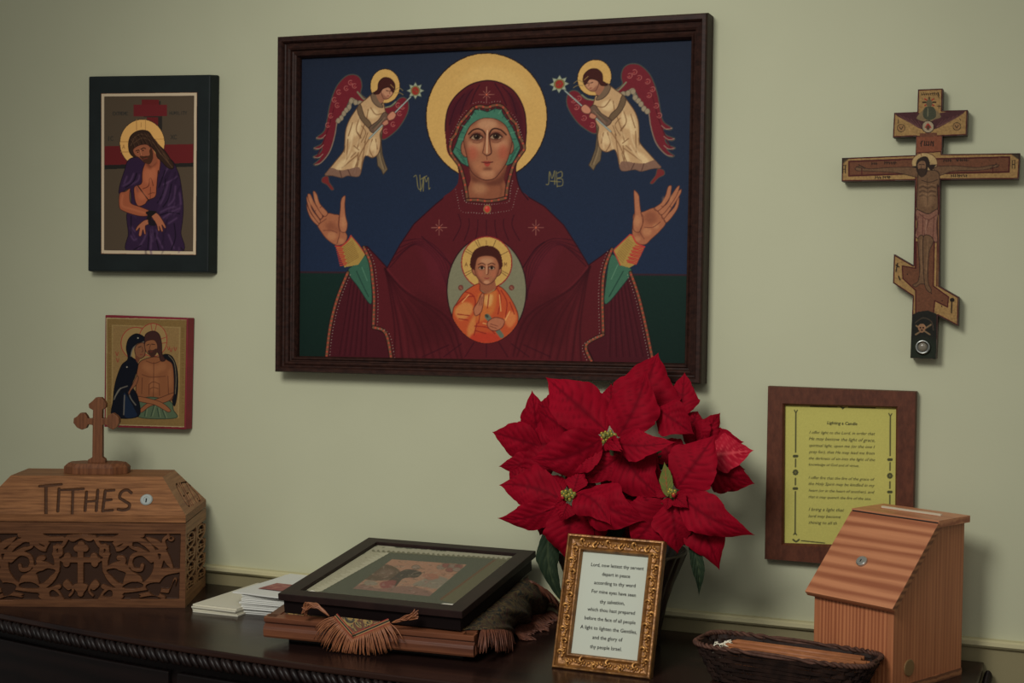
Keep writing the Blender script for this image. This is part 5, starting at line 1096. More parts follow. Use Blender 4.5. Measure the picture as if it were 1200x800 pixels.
ge = nt.nodes.new('ShaderNodeNewGeometry'); ma = nt.nodes.new('ShaderNodeMath'); ma.operation = 'MULTIPLY_ADD'; ma.inputs[1].default_value = -.85; ma.inputs[2].default_value = .85; mb_ = nt.nodes.new('ShaderNodeMath'); mb_.operation = 'MULTIPLY'
nt.links.new(ge.outputs['Backfacing'], ma.inputs[0]); nt.links.new(ma.outputs[0], mb_.inputs[0]); nt.links.new(fr.outputs[0], mb_.inputs[1]); nt.links.new(mb_.outputs[0], mx.inputs[0]); nt.links.new(t_.outputs[0], mx.inputs[1]); nt.links.new(gl.outputs[0], mx.inputs[2]); nt.links.new(mx.outputs[0], nt.nodes['Material Output'].inputs[0])
MB().box((lw-.003, lw-.004, -.0050), (FW_-lw+.003, FD-lw+.006, -.0036), FM).build('glass', g, sb)
def paint_shadow():
    c = Canvas(345, 625, 625, 735, (70, 72, 62), 4); k = lambda *p: crop(350, 630, 4.8, *p)
    c.noise(.03, 3, 3)
    c.fill(k((1120, 110), (1195, 110), (880, 370), (800, 352)), (84, 78, 58), False); c.line(k((1105, 122), (800, 345)), (94, 62, 46), 2.2, False); c.line(k((1118, 132), (820, 350)), (84, 80, 58), 2, False)
    c.fill(k((-10, 300), (400, 40), (1250, 90), (1250, 110), (1100, 122), (520, 88), (140, 300)), (64, 66, 56), False)
    rs = np.random.RandomState(8)
    for t in np.linspace(0, 1, 22):                     # scalloped lace along the far and the left edge
        x, y = 70+t*400, 280-t*225; c.ell(*k((x+14+rs.uniform(-8, 8), y+rs.uniform(-4, 4)))[0], 10, 4.4, (146, 140, 112)); c.ell(*k((x+44, y+5))[0], 6.4, 3.4, (158, 152, 124)); c.ell(*k((x+6, y))[0], 1.5, .8, (84, 84, 62))
    for t in np.linspace(0, 1, 28):
        x, y = 420+t*760, 62+t*46; c.ell(*k((x, y+rs.uniform(-3, 3)))[0], 5, 2.8, (146, 140, 114)); c.ell(*k((x+8, y+10))[0], 3.5, 1.5, (96, 92, 70))
    pr = k((525, 120), (945, 150), (735, 328), (305, 285)); c.fill(pr, (146, 102, 78), False); c.setclip(pr, False)
    c.fill(k((525, 110), (960, 150), (860, 215), (480, 180)), (150, 100, 76), alpha=.8, blur=3)
    c.fill(k((365, 225), (420, 170), (500, 150), (572, 190), (520, 232), (430, 240)), (84, 64, 54)); c.fill(k((440, 200), (500, 172), (540, 195), (480, 220)), (104, 78, 66), alpha=.8, blur=2)
    c.fill(k((480, 255), (520, 230), (600, 178), (690, 192), (665, 222), (590, 228), (535, 280)), (62, 50, 42)); c.fill(k((458, 255), (500, 240), (550, 240), (525, 282), (470, 284)), (122, 58, 58), blur=1)
    c.fill(k((640, 265), (690, 238), (765, 212), (850, 240), (790, 285), (700, 275)), (114, 102, 86), blur=1); c.fill(k((700, 210), (760, 200), (790, 225), (730, 235)), (140, 84, 66), blur=1)
    c.fill(k((300, 290), (360, 262), (460, 285), (600, 270), (740, 300), (730, 335), (500, 325)), (116, 82, 72), blur=1); c.fill(k((380, 240), (430, 245), (440, 265), (370, 265)), (116, 104, 86), blur=1)
    for x, y, q in ((800, 165, 0), (830, 155, 1), (865, 160, 0), (900, 160, 1), (850, 180, 1), (890, 178, 0), (660, 165, 0)): c.ell(*k((x, y))[0], 5, 2.6, ((118, 96, 82), (122, 64, 60))[q], outline=(92, 70, 58), ow=.5)
    for q in range(60): x, y = rs.uniform(320, 800), rs.uniform(225, 325); c.line(k((x, y), (x+rs.uniform(-24, 24), y+rs.uniform(-8, 8))), ((132, 112, 96), (78, 58, 52), (124, 76, 70))[q % 3], rs.uniform(.5, 1.2), False, alpha=.55)
    for q in range(240):
        x, y = rs.uniform(310, 930), rs.uniform(125, 330); c.line(k((x, y), (x+rs.uniform(-10, 14), y+rs.uniform(-7, 5)), (x+rs.uniform(-20, 26), y+rs.uniform(-4, 8))), ((150, 128, 108), (70, 54, 48), (124, 82, 72), (104, 96, 82))[q % 4], rs.uniform(.4, 1.1), alpha=.45)
    c.setclip(); c.noise(.03, 5, 2); c.a = c.a*.75+c.a.mean(2, keepdims=True)*.25; c.a = np.maximum(c.a**2.2-.025, .006)**(1/2.2)
    return c
qd = [(lw-.006, lw-.008, -.0072), (FW_-lw+.006, lw-.008, -.0072), (FW_-lw+.006, FD-lw+.012, -.0072), (lw-.006, FD-lw+.012, -.0072)]
painted('mounted_print', [tuple(FM @ Vector(q)) for q in qd], paint_shadow(), sb, m_paintm, .6, label='faded pinkish print edged with scalloped cream lace')
for x0, x1, n in ((lw+.001, lw+.034, 1), (FW_-lw-.036, FW_-lw-.002, -1)):
    y = lw+.007; MB().add([tuple(FM @ Vector(v)) for v in ((x0, y, -.0064), (x1, y, -.0064), (x1 if n < 0 else x0+.012, y+.012, -.0064), (x0+.010, y+.010, -.0064))], [(0, 1, 2, 3)]).build('paper_corner', mat('corner_paper', (190, 186, 172), .8), sb)

# cloth
cl = thing('fringed_cloth', 'fringed brocade cloth spread under the black shadow box, its corner hanging over the stand', 'cloth', (FO[0]+.2, FO[1]+.15, TOPZ+.05))
def brocade(name, k):
    m = mat(name, (84, 70, 44), .7); D = lambda *c: C(*[min(255, v*k) for v in c]); nt = m.node_tree; b = nt.nodes['Principled BSDF']; tc = nt.nodes.new('ShaderNodeTexCoord')
    v = nt.nodes.new('ShaderNodeTexVoronoi'); v.inputs['Scale'].default_value = 80; n = nt.nodes.new('ShaderNodeTexNoise'); n.inputs['Scale'].default_value = 38; n.inputs['Distortion'].default_value = 3.2
    r = nt.nodes.new('ShaderNodeValToRGB'); e = r.color_ramp.elements; e[0].position = .36; e[0].color = D(44, 42, 36); e[1].position = .64; e[1].color = D(88, 50, 36)
    for p, c in ((.44, (68, 62, 48)), (.48, (126, 104, 60)), (.53, (116, 94, 56)), (.57, (60, 52, 42))): x = e.new(p); x.color = D(*c)
    nt.links.new(tc.outputs['Object'], n.inputs['Vector']); nt.links.new(n.outputs['Fac'], r.inputs[0]); nt.links.new(r.outputs[0], b.inputs['Base Color']); return m
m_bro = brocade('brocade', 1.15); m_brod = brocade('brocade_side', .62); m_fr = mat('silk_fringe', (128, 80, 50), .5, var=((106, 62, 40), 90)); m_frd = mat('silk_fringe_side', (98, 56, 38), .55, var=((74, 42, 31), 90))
MB().box((.03, .03, -.0018), (SW-.004, SD-.02, -.0002), SM).build('cloth_under', m_bro, cl)
ny = SM.to_3x3() @ Vector((0, -1, 0)); p0 = SM @ Vector((0, -.0085, 0))
A, B, T_ = [Vector(p) for p in on_plane([(391.5, 722), (457.5, 729.5), (414, 748)], p0, ny)]
MB().prism([A, B, T_], [p-ny*.0012 for p in (A, B, T_)]).build('hanging_corner', m_bro, cl)
for c_, t0, t1 in (((122, 40, 38), 0, .3), ((136, 108, 66), .3, .48), ((30, 26, 30), .48, .72), ((136, 108, 66), .72, .84), ((122, 40, 38), .84, 1.0)):
    mb = MB(); w = .0105; ce = (A+B+T_)/3
    for P, Q in ((A, T_), (T_, B)):
        d = (Q-P).normalized(); n = d.cross(ny).normalized(); n = n if n.dot(ce-P) > 0 else -n
        o0, o1 = n*w*(t0-.15), n*w*(t1-.15); o = ny*.0008
        mb.prism([P+o0+o, Q+o0+o, Q+o1+o, P+o1+o], [P+o0, Q+o0, Q+o1, P+o1])
    mb.build('woven_stripe', mat('braid', c_, .6), cl)
fr = MB(); rs = np.random.RandomState(11)
dn = Vector((0, 0, -1))
for k in range(78):
    t = (k+.5)/78; P = A.lerp(T_, t/.45) if t < .45 else T_.lerp(B, (t-.45)/.55)
    a = -1.35+2.45*t+rs.uniform(-.18, .18); side = Vector((math.cos(math.radians(3)), math.sin(math.radians(3)), 0)); out = (side*math.sin(a)+dn*math.cos(a)*1.0).normalized()
    L = .036+.018*max(0, 1-t*2.2)+rs.uniform(-.007, .006); pts = []
    for j in range(6):
        u = j/5; pts.append(P+ny*(.0015+.004*math.sin(u*2.2))+out*L*(u*(1-.25*u))+dn*L*.42*u*u+side*rs.uniform(-.0012, .0012)*u)
    pts = [Vector((p.x, min(p.y, (SM @ Vector((0, -.0085, 0))).y+.03), max(p.z, TOPZ+.002))) for p in pts]
    fr.tube(pts, [.0011, .0012, .0012, .0011, .001, .0008], 4)
fr.build('fringe', m_fr, cl, smooth=True, kind='stuff')
for pth, s in ((((386, 722), (377, 714), (368, 709.5), (360, 711), (357, 717)), 26), (((459, 729.5), (468, 727), (478, 724), (488, 719.5)), 22)):
    mb = MB()
    for k in range(s):
        pts = on_plane(pth, p0+ny*.006, ny); mb.tube(spline([p+np.array([rs.uniform(-.005, .005), rs.uniform(-.004, .004), rs.uniform(-.006, .008)])*(i/3) for i, p in enumerate(pts)], False, 3), .0011, 4)
    mb.build('tassel', m_fr, cl, smooth=True, kind='stuff')
# side fall of the cloth, right of the shadow box
TP = [FM @ Vector((FW_-.006, .02, -.040)), FM @ Vector((FW_-.006, FD-.03, -.040))]
BP = [Vector(on_z([(594, 744)], TOPZ+.004)[0]), Vector(on_z([(640, 716)], TOPZ+.008)[0])]
ED = [SM @ Vector((SW+.006, .03, .001)), SM @ Vector((SW+.006, SD-.01, .001))]
G = []
for i in range(13):
    u = i/12; row = []
    for j in range(25):
        v = j/24; a = TP[0].lerp(TP[1], v); e_ = ED[0].lerp(ED[1], v); b = BP[0].lerp(BP[1], v); w_ = math.sin(v*15+1)*.0045*u+math.sin(v*33)*.002*u
        p = a.lerp(e_, u/.3) if u < .3 else e_.lerp(b, (u-.3)/.7)
        if u > .3: p += Vector((.018*math.sin((u-.3)/.7*PI), 0, .006*math.sin((u-.3)/.7*PI)))
        row.append(p+Vector((w_*2, 0, abs(w_)*.5)))
    G.append([tuple(p) for p in row])
MB().grid(G).build('side_fall', m_brod, cl, smooth=True)
fr = MB()
def strand(P, d, L, lift):
    d = Vector(d).normalized(); w1, w2 = rs.uniform(-.3, .3), rs.uniform(-.5, .5); pts = []
    for u in (0, .2, .4, .6, .8, 1):
        q = P+d*(L*u)+Vector((w1*.012*u, w2*.012*u*u, lift*math.sin(u*2.6)-L*.55*u*u)); pts.append(Vector((q.x, q.y, max(TOPZ+.0015+rs.uniform(0, .004), q.z))))
    fr.tube(pts, [.0012, .0012, .0012, .0011, .001, .0008], 4)
for k in range(230):                                  # along the lower hem
    v = (k+.5)/230; i = v*24; j = min(int(i), 23); P = Vector(G[12][j]).lerp(Vector(G[12][j+1]), i-j); strand(P, (1, -.55+.3*v+rs.uniform(-.25, .25), -.1), .042+rs.uniform(-.010, .008), .010)
for k in range(150):                                  # along the near edge
    u = (k+.5)/150; i = 3.5+u*8.4; j = min(int(i), 11); P = Vector(G[j][0]).lerp(Vector(G[j+1][0]), i-j); strand(P, (.35+rs.uniform(-.25, .25), -1, -.25), .036+rs.uniform(-.008, .008), .007)
for k in range(60):                                   # far edge
    u = (k+.5)/60; i = 3+u*8.9; j = min(int(i), 11); P = Vector(G[j][24]).lerp(Vector(G[j+1][24]), i-j); strand(P, (.8, .5+rs.uniform(-.3, .3), -.5), .034, .006)
fr.build('fringe', m_frd, cl, smooth=True, kind='stuff')
# ------------------------------------------------------------------ gilt frame with the canticle
GO_ = Vector((.7481, -.3715, TOPZ+.0012)); gx = Vector((.1775, -.0047, 0)).normalized(); gu = Vector((.0045, .07, .2218)); gu = (gu-gx*gu.dot(gx)).normalized(); gn = gx.cross(gu)*1
GMx = Matrix(((gx.x, gu.x, gn.x, GO_.x), (gx.y, gu.y, gn.y, GO_.y), (gx.z, gu.z, gn.z, GO_.z), (0, 0, 0, 1)))   # local z: out of the picture
GW, GH, gw = .1775, .2335, .0285
gf = thing('standing_photo_frame', 'ornate gilt photo frame with a printed prayer, leaning in front of the poinsettia', 'frame', (GO_.x+.09, GO_.y+.05, TOPZ))
m_gold = mat('antique_gilt', (126, 86, 42), .42, .4, spec=.5, bump=(120, .6), var=((84, 54, 26), 70))
m_gold2 = mat('worn_gilt', (172, 126, 68), .36, .5, bump=(160, .3), var=((134, 92, 46), 80))
prof = [(0, -.017), (0, -.001), (.05, .0012), (.14, .0015), (.18, -.0012), (.30, -.0052), (.5, -.0065), (.7, -.0058), (.80, -.003), (.85, -.002), (.91, -.0025), (.95, -.005), (1, -.009), (1, -.012)]
rows = [[tuple(GMx @ Vector((x+sx*t*gw, y+sy*t*gw, z))) for x, y, sx, sy in ((0, 0, 1, 1), (GW, 0, -1, 1), (GW, GH, -1, -1), (0, GH, 1, -1))] for t, z in prof]
MB().add([p for r in rows for p in r], [(k*4+j, k*4+(j+1) % 4, (k+1)*4+(j+1) % 4, (k+1)*4+j) for k in range(len(prof)-1) for j in range(4)]).build('frame', m_gold, gf)
orn = MB(); rs = np.random.RandomState(21)
def scroll(cx, cy, r, a0, turn, z=-.0035):
    pts = []
    for k in range(12):
        u = k/11; a = a0+turn*u*4.4; q = r*(1-.72*u); pts.append(GMx @ Vector((cx+q*math.cos(a), cy+q*math.sin(a), z+.0022*math.sin(u*PI))))
    orn.tube(pts, [.0009+.0017*math.sin(PI*min(1, .15+k/12)) for k in range(12)], 6); orn.ball(tuple(pts[-1]), .0021, 6)
def rail(P0, d, L, out, n):
    for k in range(n*2):
        s = (k+.5)/(n*2)*L; sd = 1 if k % 2 else -1; c = Vector(P0)+Vector(d)*s+Vector(out)*(gw*(.5+.13*sd)); a = math.atan2(d[1], d[0])
        scroll(c.x, c.y, .0058, a+(PI/2 if sd > 0 else -PI/2), sd*(1 if d[0] else -1), -.0038)
        for q in range(4):                             # leaf lobes fanning from the scroll
            t = (q-1.2)*.0048; w_ = -sd*(.0045+.0018*(q % 2)); lv = Vector((c.x+d[0]*t+out[0]*w_, c.y+d[1]*t+out[1]*w_, -.0045))
            orn.ball((0, 0, 0), 1, 6, (.0040, .0019, .0024), GMx @ Matrix.Translation(lv) @ Matrix.Rotation(a+sd*(.5+.35*q), 4, 'Z'))
        e2 = Vector(P0)+Vector(d)*(s+L/n*.25)+Vector(out)*(gw*.5); orn.ball(tuple(GMx @ Vector((e2.x, e2.y, -.0045))), .0022, 6)
rail((0, gw*.6, 0), (0, 1, 0), GH-gw*1.2, (1, 0, 0), 5); rail((GW, gw*.6, 0), (0, 1, 0), GH-gw*1.2, (-1, 0, 0), 5)
rail((gw*.6, 0, 0), (1, 0, 0), GW-gw*1.2, (0, 1, 0), 3); rail((gw*.6, GH, 0), (1, 0, 0), GW-gw*1.2, (0, -1, 0), 3)
orn.build('carved_scrolls', m_gold2, gf, smooth=True)
e = gw-.004
MB().add([tuple(GMx @ Vector(p)) for p in ((e, e, -.0118), (GW-e, e, -.0118), (GW-e, GH-e, -.0118), (e, GH-e, -.0118))], [(0, 1, 2, 3)]).build('printed_card', mat('card', (158, 162, 150), .7, spec=.1), gf)
MB().box((.004, .004, -.0165), (GW-.004, GH-.004, -.0125), GMx).build('back_board', mat('felt', (24, 20, 18), .9), gf)
ft = GMx @ Vector((GW/2, GH*.62, -.017)); bt = Vector((ft.x+.004, ft.y+.075, TOPZ+.002)); sx_ = gx*.022
MB().prism([ft-sx_, ft+sx_, bt+sx_*1.5, bt-sx_*1.5], [p+Vector((0, .003, .002)) for p in (ft-sx_, ft+sx_, bt+sx_*1.5, bt-sx_*1.5)]).build('easel_leg', mat('felt_leg', (24, 20, 18), .9), gf)
lt = MB(); cp = GMx @ Vector((0, 0, -.0113))
for txt, xa, ya, xb, yb in (('Lord, now lettest thy servant', 234, 191, 508, 213), ('depart in peace', 291, 241, 437, 254), ('according to thy word', 250, 285, 465, 303), ('For mine eyes have seen', 237, 329, 467, 352), ('thy salvation,', 279, 385, 408, 394),
                            ('which thou hast prepared', 215, 423, 462, 445), ('before the face of all people', 200, 468, 465, 495), ('A light to lighten the Gentiles,', 178, 515, 472, 545), ('and the glory of', 241, 570, 397, 585), ('thy people Israel.', 228, 618, 393, 634)):
    a, b = on_plane(crop(640, 620, 4.447, (xa, ya), (xb, yb)), cp, gn); text_run(lt, txt, a, b, gu, gn, weight=.006, hscale=1.05)
lt.build('lettering', mat('ink', (38, 38, 36), .8), gf, label='black printed prayer beginning Lord, now lettest thy servant')
# ------------------------------------------------------------------ slant-topped wooden box
m_pf = wood('pine_front', (124, 70, 44), (158, 100, 66), 'Z', 12, .03, rough=.45, rings=.4, ring_scale=44, distort=4)
m_ps = wood('pine_side', (126, 74, 47), (154, 98, 64), 'Z', 16, .03, rough=.45, rings=.2, ring_scale=34, distort=4, rot=(0, 0, PI/2))
m_pl = wood('pine_lid', (122, 70, 46), (160, 106, 74), 'X', 9, .05, rough=.42, rings=.42, ring_scale=20, distort=6)
m_pe = wood('pine_end', (92, 56, 36), (128, 84, 54), 'X', 16, .3, rough=.6, rings=.6, ring_scale=30, distort=3)
RR = math.radians(-27); RL = (1.4074, -.1186, TOPZ)
mbx = thing('slant_top_box', 'orange-brown slant-topped wooden coin box with a round lock, at the right end of the dresser', 'box', RL, RR)
BW, BD, t = .158, .206, .012
side = [(0, 0), (-BD, 0), (-BD, .138), (-.094, .264), (0, .264)]
for x0 in (-t, -BW):
    o = MB().prism([(x0, y, z) for y, z in side], [(x0+t, y, z) for y, z in side]).build('side_board', m_ps, mbx, local=True, bevel=.0006)
MB().box((-BW+t, -BD, .0), (-t, -BD+t, .137)).build('front_board', m_pf, mbx, local=True)
MB().box((-BW+t, -t, 0), (-t, 0, .262)).build('back_board', m_pf, mbx, local=True)
MB().box((-BW+t, -BD+t, 0), (-t, -t, .010)).build('floor_board', m_ps, mbx, local=True)
# skirting strip under the side
MB().box((.0001, -BD, 0), (.0016, 0, .012)).build('bottom_strip', m_pe, mbx, local=True)
tp = MB(); zt0, zt1, xa, xb, ya, yb = .2645, .276, -.166, .008, -.0925, .004
for a, b in (((xa, ya, zt0), (-.137, yb, zt1)), ((-.022, ya, zt0), (xb, yb, zt1)), ((-.137, ya, zt0), (-.022, -.052, zt1)), ((-.137, -.044, zt0), (-.022, yb, zt1))): tp.box(a, b)
tp.build('top_board', m_pl, mbx, local=True)
MB().box((-.137, -.052, zt0), (-.022, -.044, zt1-.004)).build('coin_slot', mat('slot_dark', (16, 10, 8), .9), mbx, local=True)
MB().box((-.139, -.0430, zt1), (-.020, -.0375, zt1+.0030)).build('slot_strip', mat('slot_metal', (184, 174, 152), .4, .2), mbx, local=True, label='thin pale metal strip along the slot')
# lid
d = Vector((0, -.222-(-.0935), .146-.272)); L = d.length; d.normalize(); n = Vector((0, d.z, -d.y)); n = n if n.z > 0 else -n
LMx = Matrix(((1, d.x, n.x, 0), (0, d.y, n.y, -.0945), (0, d.z, n.z, .2715), (0, 0, 0, 1)))
li = MB().box((xa, 0, -.011), (xb, L, 0), LMx).build('lid', m_pl, mbx, local=True, bevel=.0008)
MB().box((xb, .001, -.0105), (xb+.0004, L-.001, -.0005), LMx).build('end_grain', m_pe, li, local=True)
MB().box((xa+.002, -.0022, -.004), (xb-.001, -.0004, .0006), LMx).build('hinge_line', mat('hinge', (30, 24, 24), .5), mbx, local=True)
RMx = Matrix.Translation(RL) @ Matrix.Rotation(RR, 4, 'Z'); RI = RMx.inverted()
c0 = RMx @ (LMx @ Vector((0, 0, 0))); nn = RMx.to_3x3() @ n
lc = RI @ Vector(on_plane([(1010.5, 658.5)], c0, nn)[0]); q = n.to_track_quat('Z', 'Y').to_matrix().to_4x4()
lk = MB().lathe([(.0098, -.001), (.0098, .0045), (.0082, .006), (.0001, .006)], 26, Matrix.Translation(lc) @ q).build('lock', mat('chrome', (150, 150, 144), .25, .75), mbx, local=True, label='round chrome lock')
MB().box((-.0008, -.0035, .006), (.0008, .002, .0063), Matrix.Translation(lc) @ q).build('keyhole', mat('hole', (5, 5, 5), .8), lk, local=True)
sc = RI @ Vector(on_plane([(1064.8, 782)], RMx @ Vector((0, 0, 0)), RMx.to_3x3() @ Vector((1, 0, 0)))[0])
MB().lathe([(.0142, 0), (.0142, .0016), (.0130, .0021), (.0001, .0021)], 28, Matrix.Translation((.0, sc.y, sc.z)) @ Matrix.Rotation(PI/2, 4, 'Y')).build('round_plug', mat('brass_plug', (112, 86, 54), .45, .3), mbx, local=True, label='round dull brass disc low on the side')

# ------------------------------------------------------------------ basket of tapers
m_wk = mat('dark_wicker', (42, 29, 24), .6, spec=.15, bump=(150, .3), var=((24, 17, 15), 60)); m_wkr = mat('wicker_rim', (80, 54, 44), .6, spec=.15, var=((48, 32, 26), 90))
BK = (1.145, -.324, TOPZ); BA = math.radians(-8.5)
bk = thing('wicker_basket', 'long low dark wicker basket in front of the slant-topped box', 'basket', BK, BA)
def bp(a, z, off=0):
    k = z/.065; hx, hy = .120+.031*k+off, .040+.020*k+off; c, s = math.cos(a), math.sin(a); e = 2/5.0
    return Vector((hx*math.copysign(abs(c)**e, c), hy*math.copysign(abs(s)**e, s), z))
NA = 168; mb = MB(); NS = 28
for r in range(8):
    z = .0035+r*.0073; vs = []
    for k in range(NA):
        a = 2*PI*k/NA; w_ = .0021*math.sin(a*NS/2+PI*(r % 2))
        p = bp(a, z, w_); q = bp(a, z+.0066, w_); nrm = Vector((p.x, p.y*3, 0)).normalized()*.0013
        vs += [p+nrm, q+nrm, q-nrm, p-nrm]
    mb.add(vs, [(k*4+j, ((k+1) % NA)*4+j, ((k+1) % NA)*4+(j+1) % 4, k*4+(j+1) % 4) for k in range(NA) for j in range(4)])
mb.build('weave', m_wk, bk, local=True, smooth=False, kind='stuff')
for k in range(NS):
    a = 2*PI*(k+.5)/NS; o = MB().tube([bp(a, .002), bp(a, .030), bp(a, .063)], .0016, 5).build('stake', m_wk, bk, local=True)
mb = MB().add([bp(2*PI*k/40, .003, -.002) for k in range(40)], [tuple(range(40))]); mb.build('base', m_wk, bk, local=True)
for ph in (0, PI):
    pts = [bp(2*PI*k/220, .0637)+Vector((math.cos(2*PI*k/220)*.0024*math.sin(2*PI*k/220*26+ph), math.sin(2*PI*k/220)*.0024*math.sin(2*PI*k/220*26+ph), .0024*math.cos(2*PI*k/220*26+ph))) for k in range(221)]
    MB().tube(pts, .0027, 6).build('rim_cord', m_wkr, bk, local=True, smooth=True)
m_wax = mat('honey_wax', (140, 88, 54), .5, spec=.3, var=((120, 74, 46), 40)); m_wick = mat('white_wick', (202, 196, 176), .8)
proto = None; BMx = Matrix.Translation(BK) @ Matrix.Rotation(BA, 4, 'Z')
def make_taper():
    r = thing('taper_candle', 'thin honey-coloured taper candle lying among others in the wicker basket', 'candle', (0, 0, 0), 0, 'tapers in the basket')
    MB().lathe([(.0001, -.0005), (.0040, 0), (.0042, .11), (.0036, .218), (.0018, .2225)], 10, Matrix.Rotation(-PI/2, 4, 'Y')).build('wax', m_wax, r, local=True, smooth=True)
    MB().tube([(-.222, 0, 0), (-.229, .001, .002), (-.235, .004, .004), (-.240, .003, .0075), (-.238, -.003, .0085), (-.232, -.005, .0075)], .0010, 5).build('wick', m_wick, r, local=True, smooth=True)
    return r
proto = make_taper(); k = 0
for layer in range(7):
    z = .0082+layer*.0084; n = 7 if layer < 2 else (8 if layer < 5 else (7, 5)[layer-5])
    for i in range(n):
        o = proto if k == 0 else copy_tree(proto); k += 1
        wd = (.029+.015*layer/6)*2; y = (-.5+(i+.5)/n)*wd*.92
        p = BMx @ Vector((.118-rnd.uniform(0, .010 if layer < 5 else .022)+.0025*layer+(.006 if layer > 5 else 0), y+(rnd.uniform(-.004, .004) if layer > 5 else 0), z)); o.scale = (.9, 1, 1) if layer < 3 else (1, 1, 1); o.location = p
        o.rotation_euler = (rnd.uniform(0, 6), 0, BA+rnd.uniform(-.012, .012)*(1 if layer < 6 else 2.4))
# ------------------------------------------------------------------ potted poinsettia
PC = Vector((.803, -.158, TOPZ))
po = thing('potted_poinsettia', 'red poinsettia in a dark ribbed pot, below the large painting', 'plant', tuple(PC))
m_pot = mat('dark_pot', (44, 33, 28), .35, spec=.5, bump=(60, .4), var=((26, 20, 18), 40))
def rib(a, z): return .022*math.sin(a*26+3*math.sin(z*30))+.012*math.sin(a*61+z*90)
MB().lathe([(.072, 0), (.0755, .004), (.076, .03), (.084, .07), (.099, .12), (.119, .172), (.124, .176), (.121, .179), (.113, .172), (.10, .15), (.0001, .15)], 180, Matrix.Translation(PC), rib=lambda a, z: rib(a, z) if .002 < z < .174 else 0).build('pot', m_pot, po, smooth=True)
MB().lathe([(.0001, .152), (.104, .1515)], 40, Matrix.Translation(PC)).build('soil', mat('soil', (30, 22, 18), .95, bump=(200, 1)), po)
def leafmat(name, c0, c1, vein):
    m = mat(name, c0, .65, spec=.04, var=(c1, 24), bump=(300, .15)); nt = m.node_tree; b = nt.nodes['Principled BSDF']
    src = b.inputs['Base Color'].links[0].from_socket; a = nt.nodes.new('ShaderNodeAttribute'); a.attribute_name = 'vein'
    q = nt.nodes.new('ShaderNodeMix'); q.data_type = 'RGBA'; q.inputs[7].default_value = C(*vein); nt.links.new(a.outputs['Fac'], q.inputs[0]); nt.links.new(src, q.inputs[6]); nt.links.new(q.outputs[2], b.inputs['Base Color'])
    return m
m_red = leafmat('red_bract', (118, 7, 25), (102, 5, 20), (74, 3, 14)); m_pink = leafmat('pink_bract', (140, 24, 40), (128, 12, 30), (170, 60, 66)); m_grn = leafmat('dark_leaf', (30, 40, 28), (24, 34, 24), (48, 56, 38)); m_lime = leafmat('pale_leaf', (88, 96, 48), (70, 82, 38), (120, 60, 40))
PS = 3.332
def leaf(name, base, tip, hw, yb, yt, material, fold=.12, curl=.12, bend=0, tilt=0, raw=False, tipsharp=.8, label=None, twist=0):
    if not raw: base, tip = crop(560, 400, PS, base)[0], crop(560, 400, PS, tip)[0]; hw = hw*1.22/PS
    B, T = Vector(on_y([base], yb)[0]), Vector(on_y([tip], yt)[0]); mid = (B+T)/2
    V = (Vector(CAM_P)-mid); dist = V.length; V.normalize(); D = T-B; L = D.length; S = D.cross(V).normalized(); Wd = hw*dist/FPX
    Nn = S.cross(D).normalized(); Nn = Nn if Nn.dot(V) > 0 else -Nn
    NU, NV = 30, 15; P, vein = [], []; lr = random.Random(int(base[0]*7+tip[1]*13)); ph = [lr.uniform(0, 6) for _ in range(4)]; nt_ = lr.choice((6, 7, 8))
    for i in range(NU):
        u = i/(NU-1)
        if u < .42: pf = math.sin(PI/2*(u/.42))**.72 if u > 0 else 0
        else: t = (u-.42)/.58; pf = (1-t**1.55)*(1-.38*t) if t < 1 else 0
        if u > .84: pf *= 1-.55*((u-.84)/.16)
        row = []
        for j in range(NV):
            s = (j/(NV-1))*2-1; sg = 1 if s > 0 else -1
            saw = (u*4.5+ph[1 if sg > 0 else 2]) % 1; lobe = 1+.07*math.sin(u*13+ph[0]*sg)+.09*(saw-.5)*min(1, 3*u); w_ = Wd*pf*(1+(lobe-1)*abs(s))
            rp = .0019*math.cos(2*PI*(u*nt_-abs(s)*2.2))*(1-abs(s)*.2)*min(1, pf*1.5)+.010*min(1, Wd/.04)*math.sin(u*5.5+ph[3]+s*2.2)*abs(s)*pf
            z = L*curl*math.sin(PI*u)-L*.10*max(0, u-.7)+Wd*fold*abs(s)**1.3*2*pf-Wd*.34*s*s*pf+tilt*s*w_+rp
            c = B+D*u+S*(s*w_+bend*L*math.sin(PI*u))+Nn*z; row.append(c)
            vv = math.cos(2*PI*(u*nt_-abs(s)*2.2)+PI); vein.append(max(.75*max(0, vv)**4*(1-abs(s)*.5), .8 if abs(s) < .04 else 0))
        P.append(row)
    for r in P:
        for k, c in enumerate(r): r[k] = Vector((c.x, min(c.y, -.012 if c.z < 1.35 else -.062), c.z))
    return MB().grid([[tuple(c) for c in r] for r in P]).build(name, material, po, smooth=True, attr=('vein', vein), label=label)
R_ = lambda *a, **k: leaf('bract', *a, m_red, **k)
